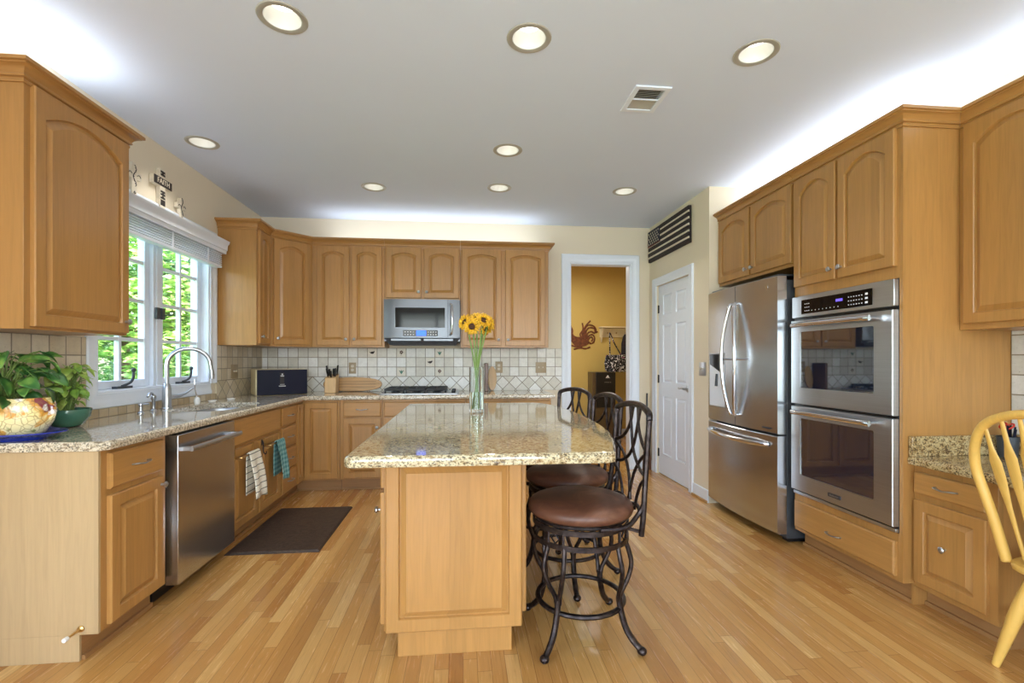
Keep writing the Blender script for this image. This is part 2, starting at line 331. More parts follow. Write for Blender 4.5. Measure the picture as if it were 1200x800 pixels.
# ------------------------------------------------------------------ mesh helpers
class MB:
    def __init__(s): s.b = bmesh.new(); s.T = None; s.ang = .7; s.flat = []
    def v(s, co):
        co = Vector(co)
        if s.T is not None: co = s.T @ co
        return s.b.verts.new(co)
    def f(s, vs, m=0):
        try:
            fa = s.b.faces.new(vs); fa.material_index = m; return fa
        except ValueError: return None
    def box(s, x0, x1, y0, y1, z0, z1, m=0):
        v = [s.v((x, y, z)) for x in (x0, x1) for y in (y0, y1) for z in (z0, z1)]
        for q in ((0, 1, 3, 2), (4, 6, 7, 5), (0, 4, 5, 1), (2, 3, 7, 6), (0, 2, 6, 4), (1, 5, 7, 3)): s.f([v[i] for i in q], m)
        return s
    def loops(s, L, m=0, cap0=True, cap1=True, closed=True, mats=None):
        R = [[s.v(p) for p in l] for l in L]; n = len(R[0])
        for i in range(len(R) - 1):
            mm = mats[i] if mats else m
            for k in range(n if closed else n - 1): s.f([R[i][k], R[i][(k + 1) % n], R[i + 1][(k + 1) % n], R[i + 1][k]], mm)
        if cap0: s.f(list(reversed(R[0])), mats[0] if mats else m)
        if cap1: s.f(R[-1], mats[-1] if mats else m)
        return s
    def tube(s, pts, r, seg=8, closed=False, m=0, flat=1.0, up=None):
        P = [Vector(p) for p in pts]; n = len(P); rs = r if isinstance(r, (list, tuple)) else [r] * n
        ref = Vector(up) if up else None; L = []
        prev = None
        for i in range(n):
            if closed: t = (P[(i + 1) % n] - P[i - 1])
            else: t = P[min(i + 1, n - 1)] - P[max(i - 1, 0)]
            t.normalize()
            if ref is not None: a = ref
            elif prev is not None: a = prev
            else: a = Vector((0, 0, 1)) if abs(t.z) < .9 else Vector((1, 0, 0))
            u = a - t * a.dot(t)
            if u.length < 1e-6: u = t.orthogonal()
            u.normalize(); prev = u; w_ = t.cross(u)
            L.append([P[i] + u * (math.cos(2 * PI * k / seg) * rs[i]) + w_ * (math.sin(2 * PI * k / seg) * rs[i] * flat) for k in range(seg)])
        if closed: L.append(L[0])
        if closed:
            R = [[s.v(p) for p in l] for l in L[:-1]]
            for i in range(n):
                for k in range(seg): s.f([R[i][k], R[i][(k + 1) % seg], R[(i + 1) % n][(k + 1) % seg], R[(i + 1) % n][k]], m)
        else: s.loops(L, m)
        return s
    def lathe(s, prof, c=(0, 0, 0), seg=24, m=0, axis='z', sx=1, sy=1):
        L = []
        for r, h in prof:
            l = []
            for k in range(seg):
                a = 2 * PI * k / seg; x, y = r * math.cos(a) * sx, r * math.sin(a) * sy
                p = (x, y, h) if axis == 'z' else ((x, h, -y) if axis == 'y' else (h, x, y))
                l.append((c[0] + p[0], c[1] + p[1], c[2] + p[2]))
            L.append(l)
        return s.loops(L, m, prof[0][0] > 1e-6, prof[-1][0] > 1e-6)
    def sphere(s, c, r, seg=12, m=0, sc=(1, 1, 1)):
        n = seg // 2
        L = [[(c[0] + r * sc[0] * math.sin(PI * i / n) * math.cos(2 * PI * k / seg), c[1] + r * sc[1] * math.sin(PI * i / n) * math.sin(2 * PI * k / seg), c[2] - r * sc[2] * math.cos(PI * i / n)) for k in range(seg)] for i in range(n + 1)]
        L[0] = [(c[0] + 1e-4 * math.cos(2 * PI * k / seg), c[1] + 1e-4 * math.sin(2 * PI * k / seg), c[2] - r * sc[2]) for k in range(seg)]
        L[-1] = [(c[0] + 1e-4 * math.cos(2 * PI * k / seg), c[1] + 1e-4 * math.sin(2 * PI * k / seg), c[2] + r * sc[2]) for k in range(seg)]
        return s.loops(L, m)
    def prism(s, poly, z0, z1, m=0):
        return s.loops([[(x, y, z0) for x, y in poly], [(x, y, z1) for x, y in poly]], m)
    def plate(s, poly, y0, y1, m=0):                       # outline in x,z extruded along y
        return s.loops([[(x, y1, z) for x, z in poly], [(x, y0, z) for x, z in poly]], m)
    def slab(s, outer, holes, rings, m=0):
        """outline with holes; rings = [(inset, z), ...] for the outer side, bottom to top"""
        top = []
        n = len(outer)
        L = [[(x, y, z) for x, y in inset(outer, d)] for d, z in rings]
        R = [[s.v(p) for p in l] for l in L]
        for i in range(len(R) - 1):
            for k in range(n): s.f([R[i][k], R[i][(k + 1) % n], R[i + 1][(k + 1) % n], R[i + 1][k]], m)
        z0, z1 = rings[0][1], rings[-1][1]
        eb = []; et = []
        for ring, E in ((R[0], eb), (R[-1], et)):
            for k in range(n):
                e = s.b.edges.get((ring[k], ring[(k + 1) % n])); E.append(e)
        for h in holes:
            a = [s.v((x, y, z0)) for x, y in h]; b = [s.v((x, y, z1)) for x, y in h]; q = len(h)
            for k in range(q): s.f([a[(k + 1) % q], a[k], b[k], b[(k + 1) % q]], m)
            for ring, E in ((a, eb), (b, et)):
                for k in range(q): E.append(s.b.edges.get((ring[k], ring[(k + 1) % q])))
        for E in (eb, et):
            g = bmesh.ops.triangle_fill(s.b, edges=E, use_beauty=True, use_dissolve=False)
            for x in g['geom']:
                if isinstance(x, bmesh.types.BMFace): x.material_index = m; s.flat.append(x)
        return s
    def build(s, name, mats, parent=None, bev=0, smooth=True, sub=0, solid=0):
        bmesh.ops.recalc_face_normals(s.b, faces=s.b.faces)
        me = bpy.data.meshes.new(name)
        for e in s.b.edges:
            if len(e.link_faces) == 2: e.smooth = e.calc_face_angle(0) < s.ang
        for f in s.b.faces: f.smooth = smooth
        for f in s.flat:
            if f.is_valid: f.smooth = False
        s.b.to_mesh(me); s.b.free()
        for mt in (mats if isinstance(mats, (list, tuple)) else [mats]): me.materials.append(M[mt])
        o = bpy.data.objects.new(name, me); COL.objects.link(o)
        if parent: o.parent = parent
        if solid:
            md = o.modifiers.new('thickness', 'SOLIDIFY'); md.thickness = solid; md.offset = 0
        if bev:
            md = o.modifiers.new('bevel', 'BEVEL'); md.width = bev; md.segments = 2; md.limit_method = 'ANGLE'; md.angle_limit = .7
        if sub:
            md = o.modifiers.new('sub', 'SUBSURF'); md.levels = sub; md.render_levels = sub
        return o

def inset(poly, d):
    """move a CCW outline inwards by d"""
    if abs(d) < 1e-9: return list(poly)
    n = len(poly); out = []
    for i in range(n):
        p0 = Vector(poly[i - 1]); p = Vector(poly[i]); p1 = Vector(poly[(i + 1) % n])
        a = (p - p0).normalized(); b = (p1 - p).normalized()
        na = Vector((-a.y, a.x)); nb = Vector((-b.y, b.x)); mm = na + nb
        k = d / max(.3, (1 + na.dot(nb)) / 1.0) if mm.length > 1e-6 else d
        q = p + mm * k; out.append((q.x, q.y))
    return out
def rrect(x0, x1, y0, y1, r, n=5):
    o = []
    for cx, cy, a0 in ((x1 - r, y0 + r, -PI / 2), (x1 - r, y1 - r, 0), (x0 + r, y1 - r, PI / 2), (x0 + r, y0 + r, PI)):
        for k in range(n + 1):
            a = a0 + PI / 2 * k / n; o.append((cx + r * math.cos(a), cy + r * math.sin(a)))
    return o
def circ(cx, cy, r, n=28): return [(cx + r * math.cos(2 * PI * k / n), cy + r * math.sin(2 * PI * k / n)) for k in range(n)]
def spline(P, n=8, closed=False):
    P = [Vector(p) for p in P]; out = []; N = len(P)
    rng = range(N if closed else N - 1)
    for i in rng:
        p0 = P[i - 1] if (closed or i > 0) else P[0] * 2 - P[1]
        p1 = P[i]; p2 = P[(i + 1) % N]; p3 = P[(i + 2) % N] if (closed or i + 2 < N) else P[-1] * 2 - P[-2]
        for k in range(n):
            t = k / n
            out.append(.5 * ((2 * p1) + (p2 - p0) * t + (2 * p0 - 5 * p1 + 4 * p2 - p3) * t * t + (3 * p1 - p0 - 3 * p2 + p3) * t ** 3))
    if not closed: out.append(P[-1])
    return out
def sweep(path, prof, side=1):
    """profile [(out, z)] swept along an open xy path with mitres; out goes to the right-hand side * side"""
    n = len(path); L = []
    for i in range(n):
        p = Vector(path[i]); a = (p - Vector(path[i - 1])).normalized() if i > 0 else None
        b = (Vector(path[i + 1]) - p).normalized() if i < n - 1 else None
        a = a or b; b = b or a
        na = Vector((a.y, -a.x)) * side; nb = Vector((b.y, -b.x)) * side
        mm = (na + nb) / (1 + na.dot(nb))
        L.append([(p.x + mm.x * o_, p.y + mm.y * o_, z) for o_, z in prof])
    return L
def tag(o, label, cat, group=None):
    o['label'] = label; o['category'] = cat
    if group: o['group'] = group
    return o
def thing(name, label, cat, loc=(0, 0, 0), rz=0, group=None):
    o = bpy.data.objects.new(name, None); o.empty_display_size = .1; COL.objects.link(o)
    o.location = loc; o.rotation_euler = (0, 0, rz); return tag(o, label, cat, group)
def struct(o): o['kind'] = 'structure'; return o
def copy_tree(o, parent=None):
    c = o.copy(); COL.objects.link(c); c.parent = parent
    for ch in [k for k in bpy.data.objects if k.parent == o]: copy_tree(ch, c)
    return c
def text(txt, size, depth, T, mat, parent, name='lettering'):
    cu = bpy.data.curves.new(name, 'FONT'); cu.body = txt; cu.size = size; cu.extrude = depth; cu.align_x = 'CENTER'; cu.align_y = 'CENTER'
    tmp = bpy.data.objects.new('tmp', cu); COL.objects.link(tmp)
    dg = bpy.context.evaluated_depsgraph_get(); me = bpy.data.meshes.new_from_object(tmp.evaluated_get(dg))
    bpy.data.objects.remove(tmp); bpy.data.curves.remove(cu)
    me.transform(T); me.materials.clear(); me.materials.append(M[mat]); me.name = name
    o = bpy.data.objects.new(name, me); COL.objects.link(o); o.parent = parent; return o
TX = Matrix.Rotation(PI / 2, 4, 'X')     # text plane turned to face local -y

# ------------------------------------------------------------------ room shell
XL, XR, D, CH = -2.10, 2.82, 5.223, 2.73
XP, YP = 2.11, 3.91                       # pantry wall plane and its corner
REAR = -3.2
o = struct(MB().box(-2.3, 3.1, REAR - .2, 7.7, -.12, 0).build('floor', 'floor'))
# left wall with the sink window opening and the patio door opening behind the camera
WY0, WY1, WZ0, WZ1 = 2.97, 4.20, 1.04, 2.22
m = MB(); x0, x1 = XL - .15, XL
for (a, b, c, d) in ((REAR, -1.9, 0, CH), (-1.9, .1, 2.15, CH), (.1, WY0, 0, CH), (WY0, WY1, 0, WZ0), (WY0, WY1, WZ1, CH), (WY1, D + .12, 0, CH)):
    m.box(x0, x1, a, b, c, d)
struct(m.build('wall_left', 'wall'))
m = MB()                                  # back wall, cut by the doorway
DX0, DX1, DZ = 1.187, 1.885, 2.317
m.box(XL, DX0, D, D + .12, 0, CH); m.box(DX1, XP + .12, D, D + .12, 0, CH); m.box(DX0, DX1, D, D + .12, DZ, CH)
struct(m.build('wall_back', 'wall'))
PY0, PY1, PZ = 4.27, 5.03, 2.04           # pantry door opening
m = MB(); m.box(XP, XP + .1, YP, PY0, 0, CH); m.box(XP, XP + .1, PY1, D, 0, CH); m.box(XP, XP + .1, PY0, PY1, PZ, CH)
m.box(XP + .1, XR, YP, YP + .1, 0, CH)
struct(m.build('wall_pantry', 'wall'))
struct(MB().box(XR, XR + .12, REAR, D, 0, CH).build('wall_right', 'wall'))
m = MB()                                  # rear wall with two windows
for (a, b, c, d) in ((XL, -1.7, 0, CH), (-1.7, .3, 0, .4), (-1.7, .3, 2.5, CH), (.3, .85, 0, CH), (.85, 2.6, 0, .4), (.85, 2.6, 2.5, CH), (2.6, XR, 0, CH)):
    m.box(a, b, REAR - .12, REAR, c, d)
struct(m.build('wall_rear', 'wall'))
for k, (a, b) in enumerate(((-1.7, .3), (.85, 2.6))):
    m = MB(); y = REAR - .06
    for xx in (a + .03, (a + b) / 2, b - .03): m.box(xx - .03, xx + .03, y - .03, y + .03, .4, 2.5)
    for zz in (.43, 1.45, 2.47): m.box(a, b, y - .025, y + .025, zz - .03, zz + .03)
    wo_ = struct(m.build('window_%d' % (k + 2), 'white'))
    MB().box(a, b, y - .004, y + .004, .4, 2.5).build('pane', 'pane', wo_)
m = MB(); x = XL - .08
for yy in (-1.86, -.9, .06): m.box(x - .03, x + .03, yy - .04, yy + .04, 0, 2.15)
for zz in (.06, 2.1): m.box(x - .025, x + .025, -1.9, .1, zz - .06, zz + .06)
wo_ = struct(m.build('door_3', 'white')); MB().box(x - .004, x + .004, -1.9, .1, 0, 2.15).build('pane', 'pane', wo_)

LIGHTS = [(-.787, 2.175), (.305, 2.196), (1.42, 2.187), (-1.787, 3.479), (.316, 3.384), (-.769, 4.22), (.312, 4.13), (1.425, 4.10)]
LR = .078
VENT = (.945, 1.13, 2.515, 2.76)
m = MB()
m.slab([(XL - .15, REAR - .12), (XR + .12, REAR - .12), (XR + .12, D), (XL - .15, D)], [circ(x, y, LR) for x, y in LIGHTS] + [[(VENT[0] + .02, VENT[2] + .02), (VENT[1] - .02, VENT[2] + .02), (VENT[1] - .02, VENT[3] - .02), (VENT[0] + .02, VENT[3] - .02)]], [(0, CH), (0, CH + .02)])
struct(m.build('ceiling', 'ceil', smooth=False))
# roof layer above the ceiling keeps the sun off it
struct(MB().box(-2.6, 3.4, REAR - .5, 8.2, CH + .25, CH + .35).build('trim_roof', 'brick'))
m = MB(); m.box(XL - .15, XL - .13, REAR, D, CH + .021, CH + .249); m.box(XR + .1, XR + .12, REAR, D, CH + .021, CH + .249); m.box(XL, XR, REAR - .12, REAR - .1, CH + .021, CH + .249)
struct(m.build('trim_fascia', 'brick'))

LPOS = ['at the near left', 'at the near middle', 'at the near right', 'close to the window wall',
        'alone in the middle row', 'leftmost of the back row', 'middle of the back row', 'nearest the wooden flag']
for (x, y), lp in zip(LIGHTS, LPOS):
    t = thing('recessed_ceiling_light', 'lit recessed ceiling light with beige ring, ' + lp, 'ceiling light', (x, y, CH), 0, 'recessed ceiling lights')
    MB().lathe([(LR + .0, .004), (LR + .0, -.002), (LR + .008, -.006), (LR + .024, -.004), (LR + .027, -.0005), (LR + .012, -.0005)], seg=32).build('trim_ring', 'trimring', t)
    MB().lathe([(LR - .001, -.001), (LR - .004, .015), (.062, .050), (.050, .074)], seg=32).build('baffle', 'baffle', t)
    b_ = t.children[-1].data
    MB().lathe([(.053, .064), (.048, .070), (.0, .072)], seg=24).build('lamp_lens', 'bulb', t)
    light('downlight_lamp', 'SPOT', (x, y, CH - .012), 20, (1, .95, .86), spot_size=math.radians(110), spot_blend=.9, shadow_soft_size=.05)
for o in [k for k in bpy.data.objects if k.name.startswith('baffle')]:
    bm_ = bmesh.new(); bm_.from_mesh(o.data)
    bmesh.ops.delete(bm_, geom=[f for f in bm_.faces if len(f.verts) > 6], context='FACES_ONLY'); bm_.to_mesh(o.data); bm_.free()
for o in [k for k in bpy.data.objects if k.name.startswith('trim_ring')]:
    bm_ = bmesh.new(); bm_.from_mesh(o.data)
    bmesh.ops.delete(bm_, geom=[f for f in bm_.faces if len(f.verts) > 6], context='FACES_ONLY'); bm_.to_mesh(o.data); bm_.free()
# air vent
t = thing('ceiling_air_vent', 'white square air vent grille set in the ceiling', 'vent', ((VENT[0] + VENT[1]) / 2, (VENT[2] + VENT[3]) / 2, CH))
hx, hy = (VENT[1] - VENT[0]) / 2 + .01, (VENT[3] - VENT[2]) / 2 + .01
m = MB(); m.slab([(-hx, -hy), (hx, -hy), (hx, hy), (-hx, hy)], [[(-hx + .028, -hy + .028), (hx - .028, -hy + .028), (hx - .028, hy - .028), (-hx + .028, hy - .028)]], [(0, -.001), (.002, -.009)]); m.box(-hx + .028, hx - .028, -.004, .004, -.008, -.001)
m.build('frame', 'white', t)
m = MB()
for k in range(16):
    y = -hy + .034 + k * (2 * hy - .066) / 15
    m.T = Matrix.Translation((0, y, 0)) @ Matrix.Rotation(.7 if y < 0 else -.7, 4, 'X'); m.box(-hx + .028, hx - .028, -.0045, .0045, -.0006, .0006)
m.build('louvers', 'trimring', t)
MB().box(-hx + .028, hx - .028, -hy + .028, hy - .028, .018, .02).build('duct_backing', 'ventdark', t)

# mudroom beyond the doorway
m = MB(); m.box(.4, 2.80, 7.5, 7.6, 0, CH); struct(m.build('wall_mudroom_back', 'mustard'))
struct(MB().box(2.68, 2.80, D + .12, 7.5, 0, CH).build('wall_mudroom_right', 'mustard'))
struct(MB().box(.4, .5, D + .12, 7.5, 0, CH).build('wall_mudroom_left', 'mustard'))
struct(MB().box(.3, 2.9, D + .0, 7.7, CH + .001, CH + .02).build('ceiling_mudroom', 'mustard_c'))
m = MB(); m.box(.5, DX0 - .1, D + .12, D + .13, 0, CH); m.box(DX1 + .1, 2.68, D + .12, D + .13, 0, CH); struct(m.build('wall_mudroom_front', 'mustard'))
m = MB(); m.box(.5, 2.68, 7.485, 7.499, 0, .12); m.box(2.665, 2.679, D + .14, 7.48, 0, .12); struct(m.build('baseboard_mudroom', 'white', bev=.003))
light('mudroom_fill_light', 'AREA', (1.5, 6.4, 2.6), 16, (1, .96, .88), (.5, .5))  # unseen overhead area light added to brighten the mudroom, no fixture modelled
light('mudroom_side_fill', 'AREA', (.6, 6.6, 1.5), 8, DAY, (1, 1), (PI / 2, 0, -PI / 2))  # unseen cool side light; the mudroom's left wall is solid, without a window

# doorway casing (mitred, moulded) and pantry door
def casing(path, wdt, name, pts_plane, th=.02):
    """moulded casing around an opening; path = [(a, z)] inner edge; pts_plane maps (a, z, out) to xyz"""
    prof = [(0, 0), (0, .010), (.006, .013), (.012, .010), (.05, .014), (.062, .020), (wdt - .006, .020), (wdt, .014), (wdt, 0)]
    L = []; n = len(path)
    for i in range(n):
        p = Vector(path[i]); a = (p - Vector(path[i - 1])).normalized() if i else None
        b = (Vector(path[i + 1]) - p).normalized() if i < n - 1 else None
        a = a or b; b = b or a
        na = Vector((-a.y, a.x)); nb = Vector((-b.y, b.x)); mm = (na + nb) / (1 + na.dot(nb))
        L.append([pts_plane(p.x + mm.x * q, p.y + mm.y * q, o_) for q, o_ in prof])
    m = MB(); m.loops(L); return m
m = casing([(DX0, 0.001), (DX0, DZ), (DX1, DZ), (DX1, 0.001)], .098, 'x', lambda a, z, o_: (a, D - o_, z))
m.box(DX0, DX0 + .012, D, D + .12, 0, DZ); m.box(DX1 - .012, DX1, D, D + .12, 0, DZ); m.box(DX0, DX1, D, D + .12, DZ - .012, DZ)
struct(m.build('trim_1', 'white'))
m = casing([(-PY1, 0.001), (-PY1, PZ), (-PY0, PZ), (-PY0, 0.001)], .085, 'x', lambda a, z, o_: (XP - o_, -a, z))
struct(m.build('trim_2', 'white'))
m = MB(); m.box(XP - .014, XP - .001, YP, PY0 - .086, 0, .11); m.box(XP - .014, XP - .001, PY1 + .086, D - .001, 0, .11)
m.box(DX1 + .099, XP - .015, D - .014, D - .001, 0, .11); m.box(.90, DX0 - .099, D - .014, D - .001, 0, .11)
struct(m.build('baseboard_back', 'white', bev=.004))
m = MB(); m.box(XP - .028, XP - .0145, YP, PY0 - .086, 0, .02); struct(m.build('baseboard_shoe', 'maple_h', bev=.004))

def panel_face(m, x0, x1, z0, z1, y, T, rec=.008, slope=.022, arch=0, m_=0):
    pass
def door_six():
    t = thing('door_1', 'x', 'door', (XP + .022, PY1 - .004, .008), -PI / 2)
    del t['label']; del t['category']; struct(t)
    W, H = PY1 - PY0 - .008, PZ - .012
    m = MB(); m.ang = .12; m.box(0, W, .013, .036, 0, H)
    cols = [(.11, W / 2 - .045), (W / 2 + .045, W - .11)]; rows = [(.22, .84), (.99, 1.60), (1.71, H - .11)]
    # front skin with recessed, raised panels
    xs = [0] + [c for p in cols for c in p] + [W]; zs = [0] + [c for p in rows for c in p] + [H]
    for i in range(len(xs) - 1):
        for k in range(len(zs) - 1):
            a, b, c, d = xs[i], xs[i + 1], zs[k], zs[k + 1]
            if i % 2 == 1 and k % 2 == 1:
                L = []
                for dd, yy in ((0, 0), (.005, .011), (.012, .011), (.034, .002)):
                    L.append([(a + dd, yy, c + dd), (b - dd, yy, c + dd), (b - dd, yy, d - dd), (a + dd, yy, d - dd)])
                m.loops(L, cap0=False)
            else: m.loops([[(a, .013, c), (b, .013, c), (b, .013, d), (a, .013, d)], [(a, 0, c), (b, 0, c), (b, 0, d), (a, 0, d)]], cap0=False)
    m.build('door_leaf', 'white', t)
    for z in (.22, 1.02, 1.78):
        MB().lathe([(.006, -.045), (.006, .045)], (-.003, -.004, z), 10).box(-.002, .018, -.001, .002, z - .042, z + .042).build('hinge', 'castiron', t)
    m = MB(); m.lathe([(.032, 0), (.032, -.008), (.012, -.012), (.011, -.045)], (W - .065, 0, .95), 20, axis='y')
    m.tube(spline([(W - .065, -.045, .95), (W - .10, -.052, .955), (W - .14, -.05, .948), (W - .175, -.046, .952)], 5), [.011] * 6 + [.009] * 10, 10)
    m.build('door_handle', 'nickel', t)
door_six()
struct(MB().box(XP + .062, XP + .09, PY0, PY1, 0, PZ).build('trim_3', 'white'))

# ------------------------------------------------------------------ window over the sink
m = casing([(WY0, WZ0), (WY0, WZ1), (WY1, WZ1), (WY1, WZ0)][::-1] and [(-WY1, WZ0), (-WY1, WZ1), (-WY0, WZ1), (-WY0, WZ0), (-WY1, WZ0)], .088, 'x', lambda a, z, o_: (XL + o_, -a, z))
xa, xb = XL - .13, XL
m.box(xa, xb, WY0, WY0 + .015, WZ0, WZ1); m.box(xa, xb, WY1 - .015, WY1, WZ0, WZ1); m.box(xa, xb, WY0, WY1, WZ0, WZ0 + .015); m.box(xa, xb, WY0, WY1, WZ1 - .015, WZ1)
MID = (WY0 + WY1) / 2
m.box(XL - .13, XL - .035, MID - .05, MID + .05, WZ0 + .015, WZ1 - .015)
m.box(XL - .035, XL - .028, MID - .02, MID + .02, WZ0 + .015, WZ1 - .015)
win = struct(m.build('window_1', 'white', bev=.002))
for (a, b) in ((WY0 + .017, MID - .051), (MID + .051, WY1 - .017)):
    c, d = WZ0 + .017, WZ1 - .017; f = .048; x0, x1 = XL - .105, XL - .06
    m = MB(); m.box(x0, x1, a, a + f, c, d); m.box(x0, x1, b - f, b, c, d); m.box(x0, x1, a + f, b - f, c, c + f); m.box(x0, x1, a + f, b - f, d - f, d)
    sash = m.build('sash', 'white', win, bev=.003)
    m = MB(); yc = (a + b) / 2; m.box(x0 + .010, x1 - .006, yc - .011, yc + .011, c + f, d - f)
    for k in (1, 2, 3):
        z = c + f + (d - c - 2 * f) * k / 4; m.box(x0 + .012, x1 - .008, a + f, b - f, z - .011, z + .011)
    m.build('glazing_bars', 'white', sash)
    MB().box(x0 + .02, x0 + .024, a + f, b - f, c + f, d - f).build('pane', 'pane', sash)
    # crank handle
    yk = a + .24
    m = MB(); m.box(XL - .045, XL - .015, yk - .07, yk + .07, WZ0 + .015, WZ0 + .03)
    m.tube(spline([(XL - .02, yk - .02, WZ0 + .03), (XL - .005, yk + .03, WZ0 + .05), (XL + .0, yk + .05, WZ0 + .08), (XL, yk + .055, WZ0 + .12)], 4), .008, 8)
    m.sphere((XL, yk + .055, WZ0 + .13), .014, 10); m.build('crank_handle', 'greymetal', win)
m = MB(); m.box(XL - .03, XL - .012, MID - .045, MID - .012, 1.52, 1.60); m.box(XL - .03, XL - .012, MID + .012, MID + .045, 1.52, 1.60); m.tube([(XL - .012, MID + .03, 1.55), (XL + .03, MID + .05, 1.555)], .005, 6)
m.build('sash_latch', 'greymetal', win, bev=.003)
# blind with its crown valance
t = thing('window_blind', 'white raised slatted blind under a moulded valance over the sink window', 'blind', (0, 0, 0))
Y0, Y1 = 2.84, 4.27
prof = [(0, 2.13), (.075, 2.13), (.078, 2.155), (.085, 2.16), (.088, 2.20), (.10, 2.215), (.105, 2.235), (0, 2.235)]
m = MB(); m.loops([[(XL + .0245 + o_, Y0, z) for o_, z in prof], [(XL + .0245 + o_, Y1, z) for o_, z in prof]]); m.build('valance', 'white', t)
m = MB()
for k in range(6): m.box(XL + .026, XL + .078, Y0 + .03, Y1 - .03, 2.036 + k * .016, 2.036 + k * .016 + .008)
m.build('slats', 'white', t)
MB().box(XL + .026, XL + .080, Y0 + .03, Y1 - .03, 2.008, 2.03).build('bottom_rail', 'white', t, bev=.003)
for yy in (Y0 + .25, (Y0 + Y1) / 2, Y1 - .25): MB().box(XL + .0805, XL + .082, yy - .012, yy + .012, 2.006, 2.13).build('ladder_tape', 'white', t)

# ------------------------------------------------------------------ cabinets
def raised(m, x0, x1, z0, z1, T=.02, fr=.050, arch=0.0):
    """raised-panel door front; back at y=0, face at y=-T"""
    n = 10 if arch else 1
    def loop(d, y, ar):
        a, b, c, e = x0 + d, x1 - d, z0 + d, z1 - d
        pts = [(a, y, c), (b, y, c)]
        if arch:
            side = e - (arch if ar else 0)
            for k in range(n + 1):
                t_ = k / n; xx = b + (a - b) * t_
                zz = side + (arch * (1 - (2 * t_ - 1) ** 2) if ar else 0)
                pts.append((xx, y, zz))
        else: pts += [(b, y, e), (a, y, e)]
        return pts
    L = [loop(0, 0, 0), loop(0, -T + .004, 0), loop(.004, -T, 0), loop(fr, -T, 1), loop(fr + .003, -T + .004, 1), loop(fr + .005, -T + .012, 1), loop(fr + .010, -T + .012, 1), loop(fr + .030, -T + .001, 1), loop(fr + .032, -T - .0005, 1)]
    m.ang = .12; m.loops(L); return m
def drawer_front(m, x0, x1, z0, z1, T=.02):
    L = [[(x0 + d, y, z0 + d), (x1 - d, y, z0 + d), (x1 - d, y, z1 - d), (x0 + d, y, z1 - d)] for d, y in ((0, 0), (0, -T + .006), (.008, -T), )]
    m.ang = .12; m.loops(L); return m
def knob(parent, x, y, z, r=.014):
    MB().lathe([(.007, 0), (.006, -.012), (r, -.017), (r + .001, -.022), (r * .6, -.028), (.001, -.029)], (x, y, z), 16, axis='y').build('knob', 'nickel', parent)
def pull(parent, x, y, z, L=.10):
    MB().tube(spline([(x - L / 2, y, z), (x - L / 2 + .004, y - .02, z + .002), (x - L / 4, y - .026, z), (x, y - .024, z - .004), (x + L / 4, y - .026, z), (x + L / 2 - .004, y - .02, z + .002), (x + L / 2, y, z)], 4), .0042, 8).build('handle', 'nickel', parent)
def cabinet(name, label, loc, rz, w_, d, z0, z1, fronts, toe=True, cat='cabinet', group=None, body='maple', x0=0, end=None, toe_in=.072):
    t = thing(name, label, cat, loc, rz, group)
    m = MB(); m.box(x0 + .0008, x0 + w_ - .0008, 0, d, z0, z1); m.build('body', body, t, bev=.0012)
    if toe:
        m = MB(); m.box(x0 + .0008, x0 + w_ - .0008, toe_in, d, 0.0005, z0 - .0005); m.box(x0 + .0008, x0 + w_ - .0008, toe_in - .014, toe_in, .0005, .02); m.build('toe_kick', 'maple_dark', t)
    for fr in fronts:
        k, a, b, c, e = fr[:5]; kw = fr[5] if len(fr) > 5 else {}
        if k == 'door':
            o = raised(MB(), a, b, c, e, arch=kw.get('arch', 0)).build('door', 'maple', t)
            if 'knob' in kw:
                kx, kz = kw['knob']; knob(o, kx, -.02, kz)
        else:
            o = drawer_front(MB(), a, b, c, e).build('drawer_front' if k == 'drawer' else 'false_front', 'maple_h', t)
            if k == 'drawer': pull(o, (a + b) / 2, -.02, (c + e) / 2)
    if end == 'pale': pass
    return t
# --- left run, faces +X.  local x = world Y - Y0
XB = -1.49; RL = PI / 2
def left(y): return (XB, y, 0)
CT = .90; BT = .859                        # counter top, top of base boxes
dw = .61 - .005
cabinet('base_cabinet', 'maple base cabinet at the near left with one drawer over one door', left(2.13), RL, .43, dw, .11, BT,
        [('drawer', .034, .384, .692, .843), ('door', .034, .384, .125, .664, {'knob': (.365, .625)})])
tt = bpy.data.objects['base_cabinet']
m = MB(); m.box(-.012, -.001, .0, dw, .11, BT); m.box(-.012, -.001, .072, dw, .0005, .1095); m.build('end_panel', 'birch', tt); tt.children[-1]['label'] = 'pale birch end panel'
DWY0, DWY1 = 2.585, 3.195
m = MB(); m.box(0, .0225, 0, dw, .0005, BT)
cabinet('sink_base_cabinet', 'maple sink base cabinet below the window with towels hung on its doors', left(3.205), RL, .845, dw, .11, .70,
        [('false', .008, .825, .672, .845), ('door', .008, .400, .125, .650), ('door', .424, .825, .125, .650)])
tt = bpy.data.objects['sink_base_cabinet']; m = MB(); m.box(.0008, .844, 0, .02, .7005, BT); m.box(.0008, .02, .0205, dw, .7005, BT); m.box(.824, .844, .0205, dw, .7005, BT); m.build('top_rail', 'maple_h', tt)
cabinet('drawer_cabinet', 'narrow maple base cabinet with a stack of four drawers', left(4.052), RL, .362, dw, .11, BT,
        [('drawer', .012, .352, .69, .838), ('drawer', .012, .352, .502, .668), ('drawer', .012, .352, .318, .482), ('drawer', .012, .352, .125, .300)])
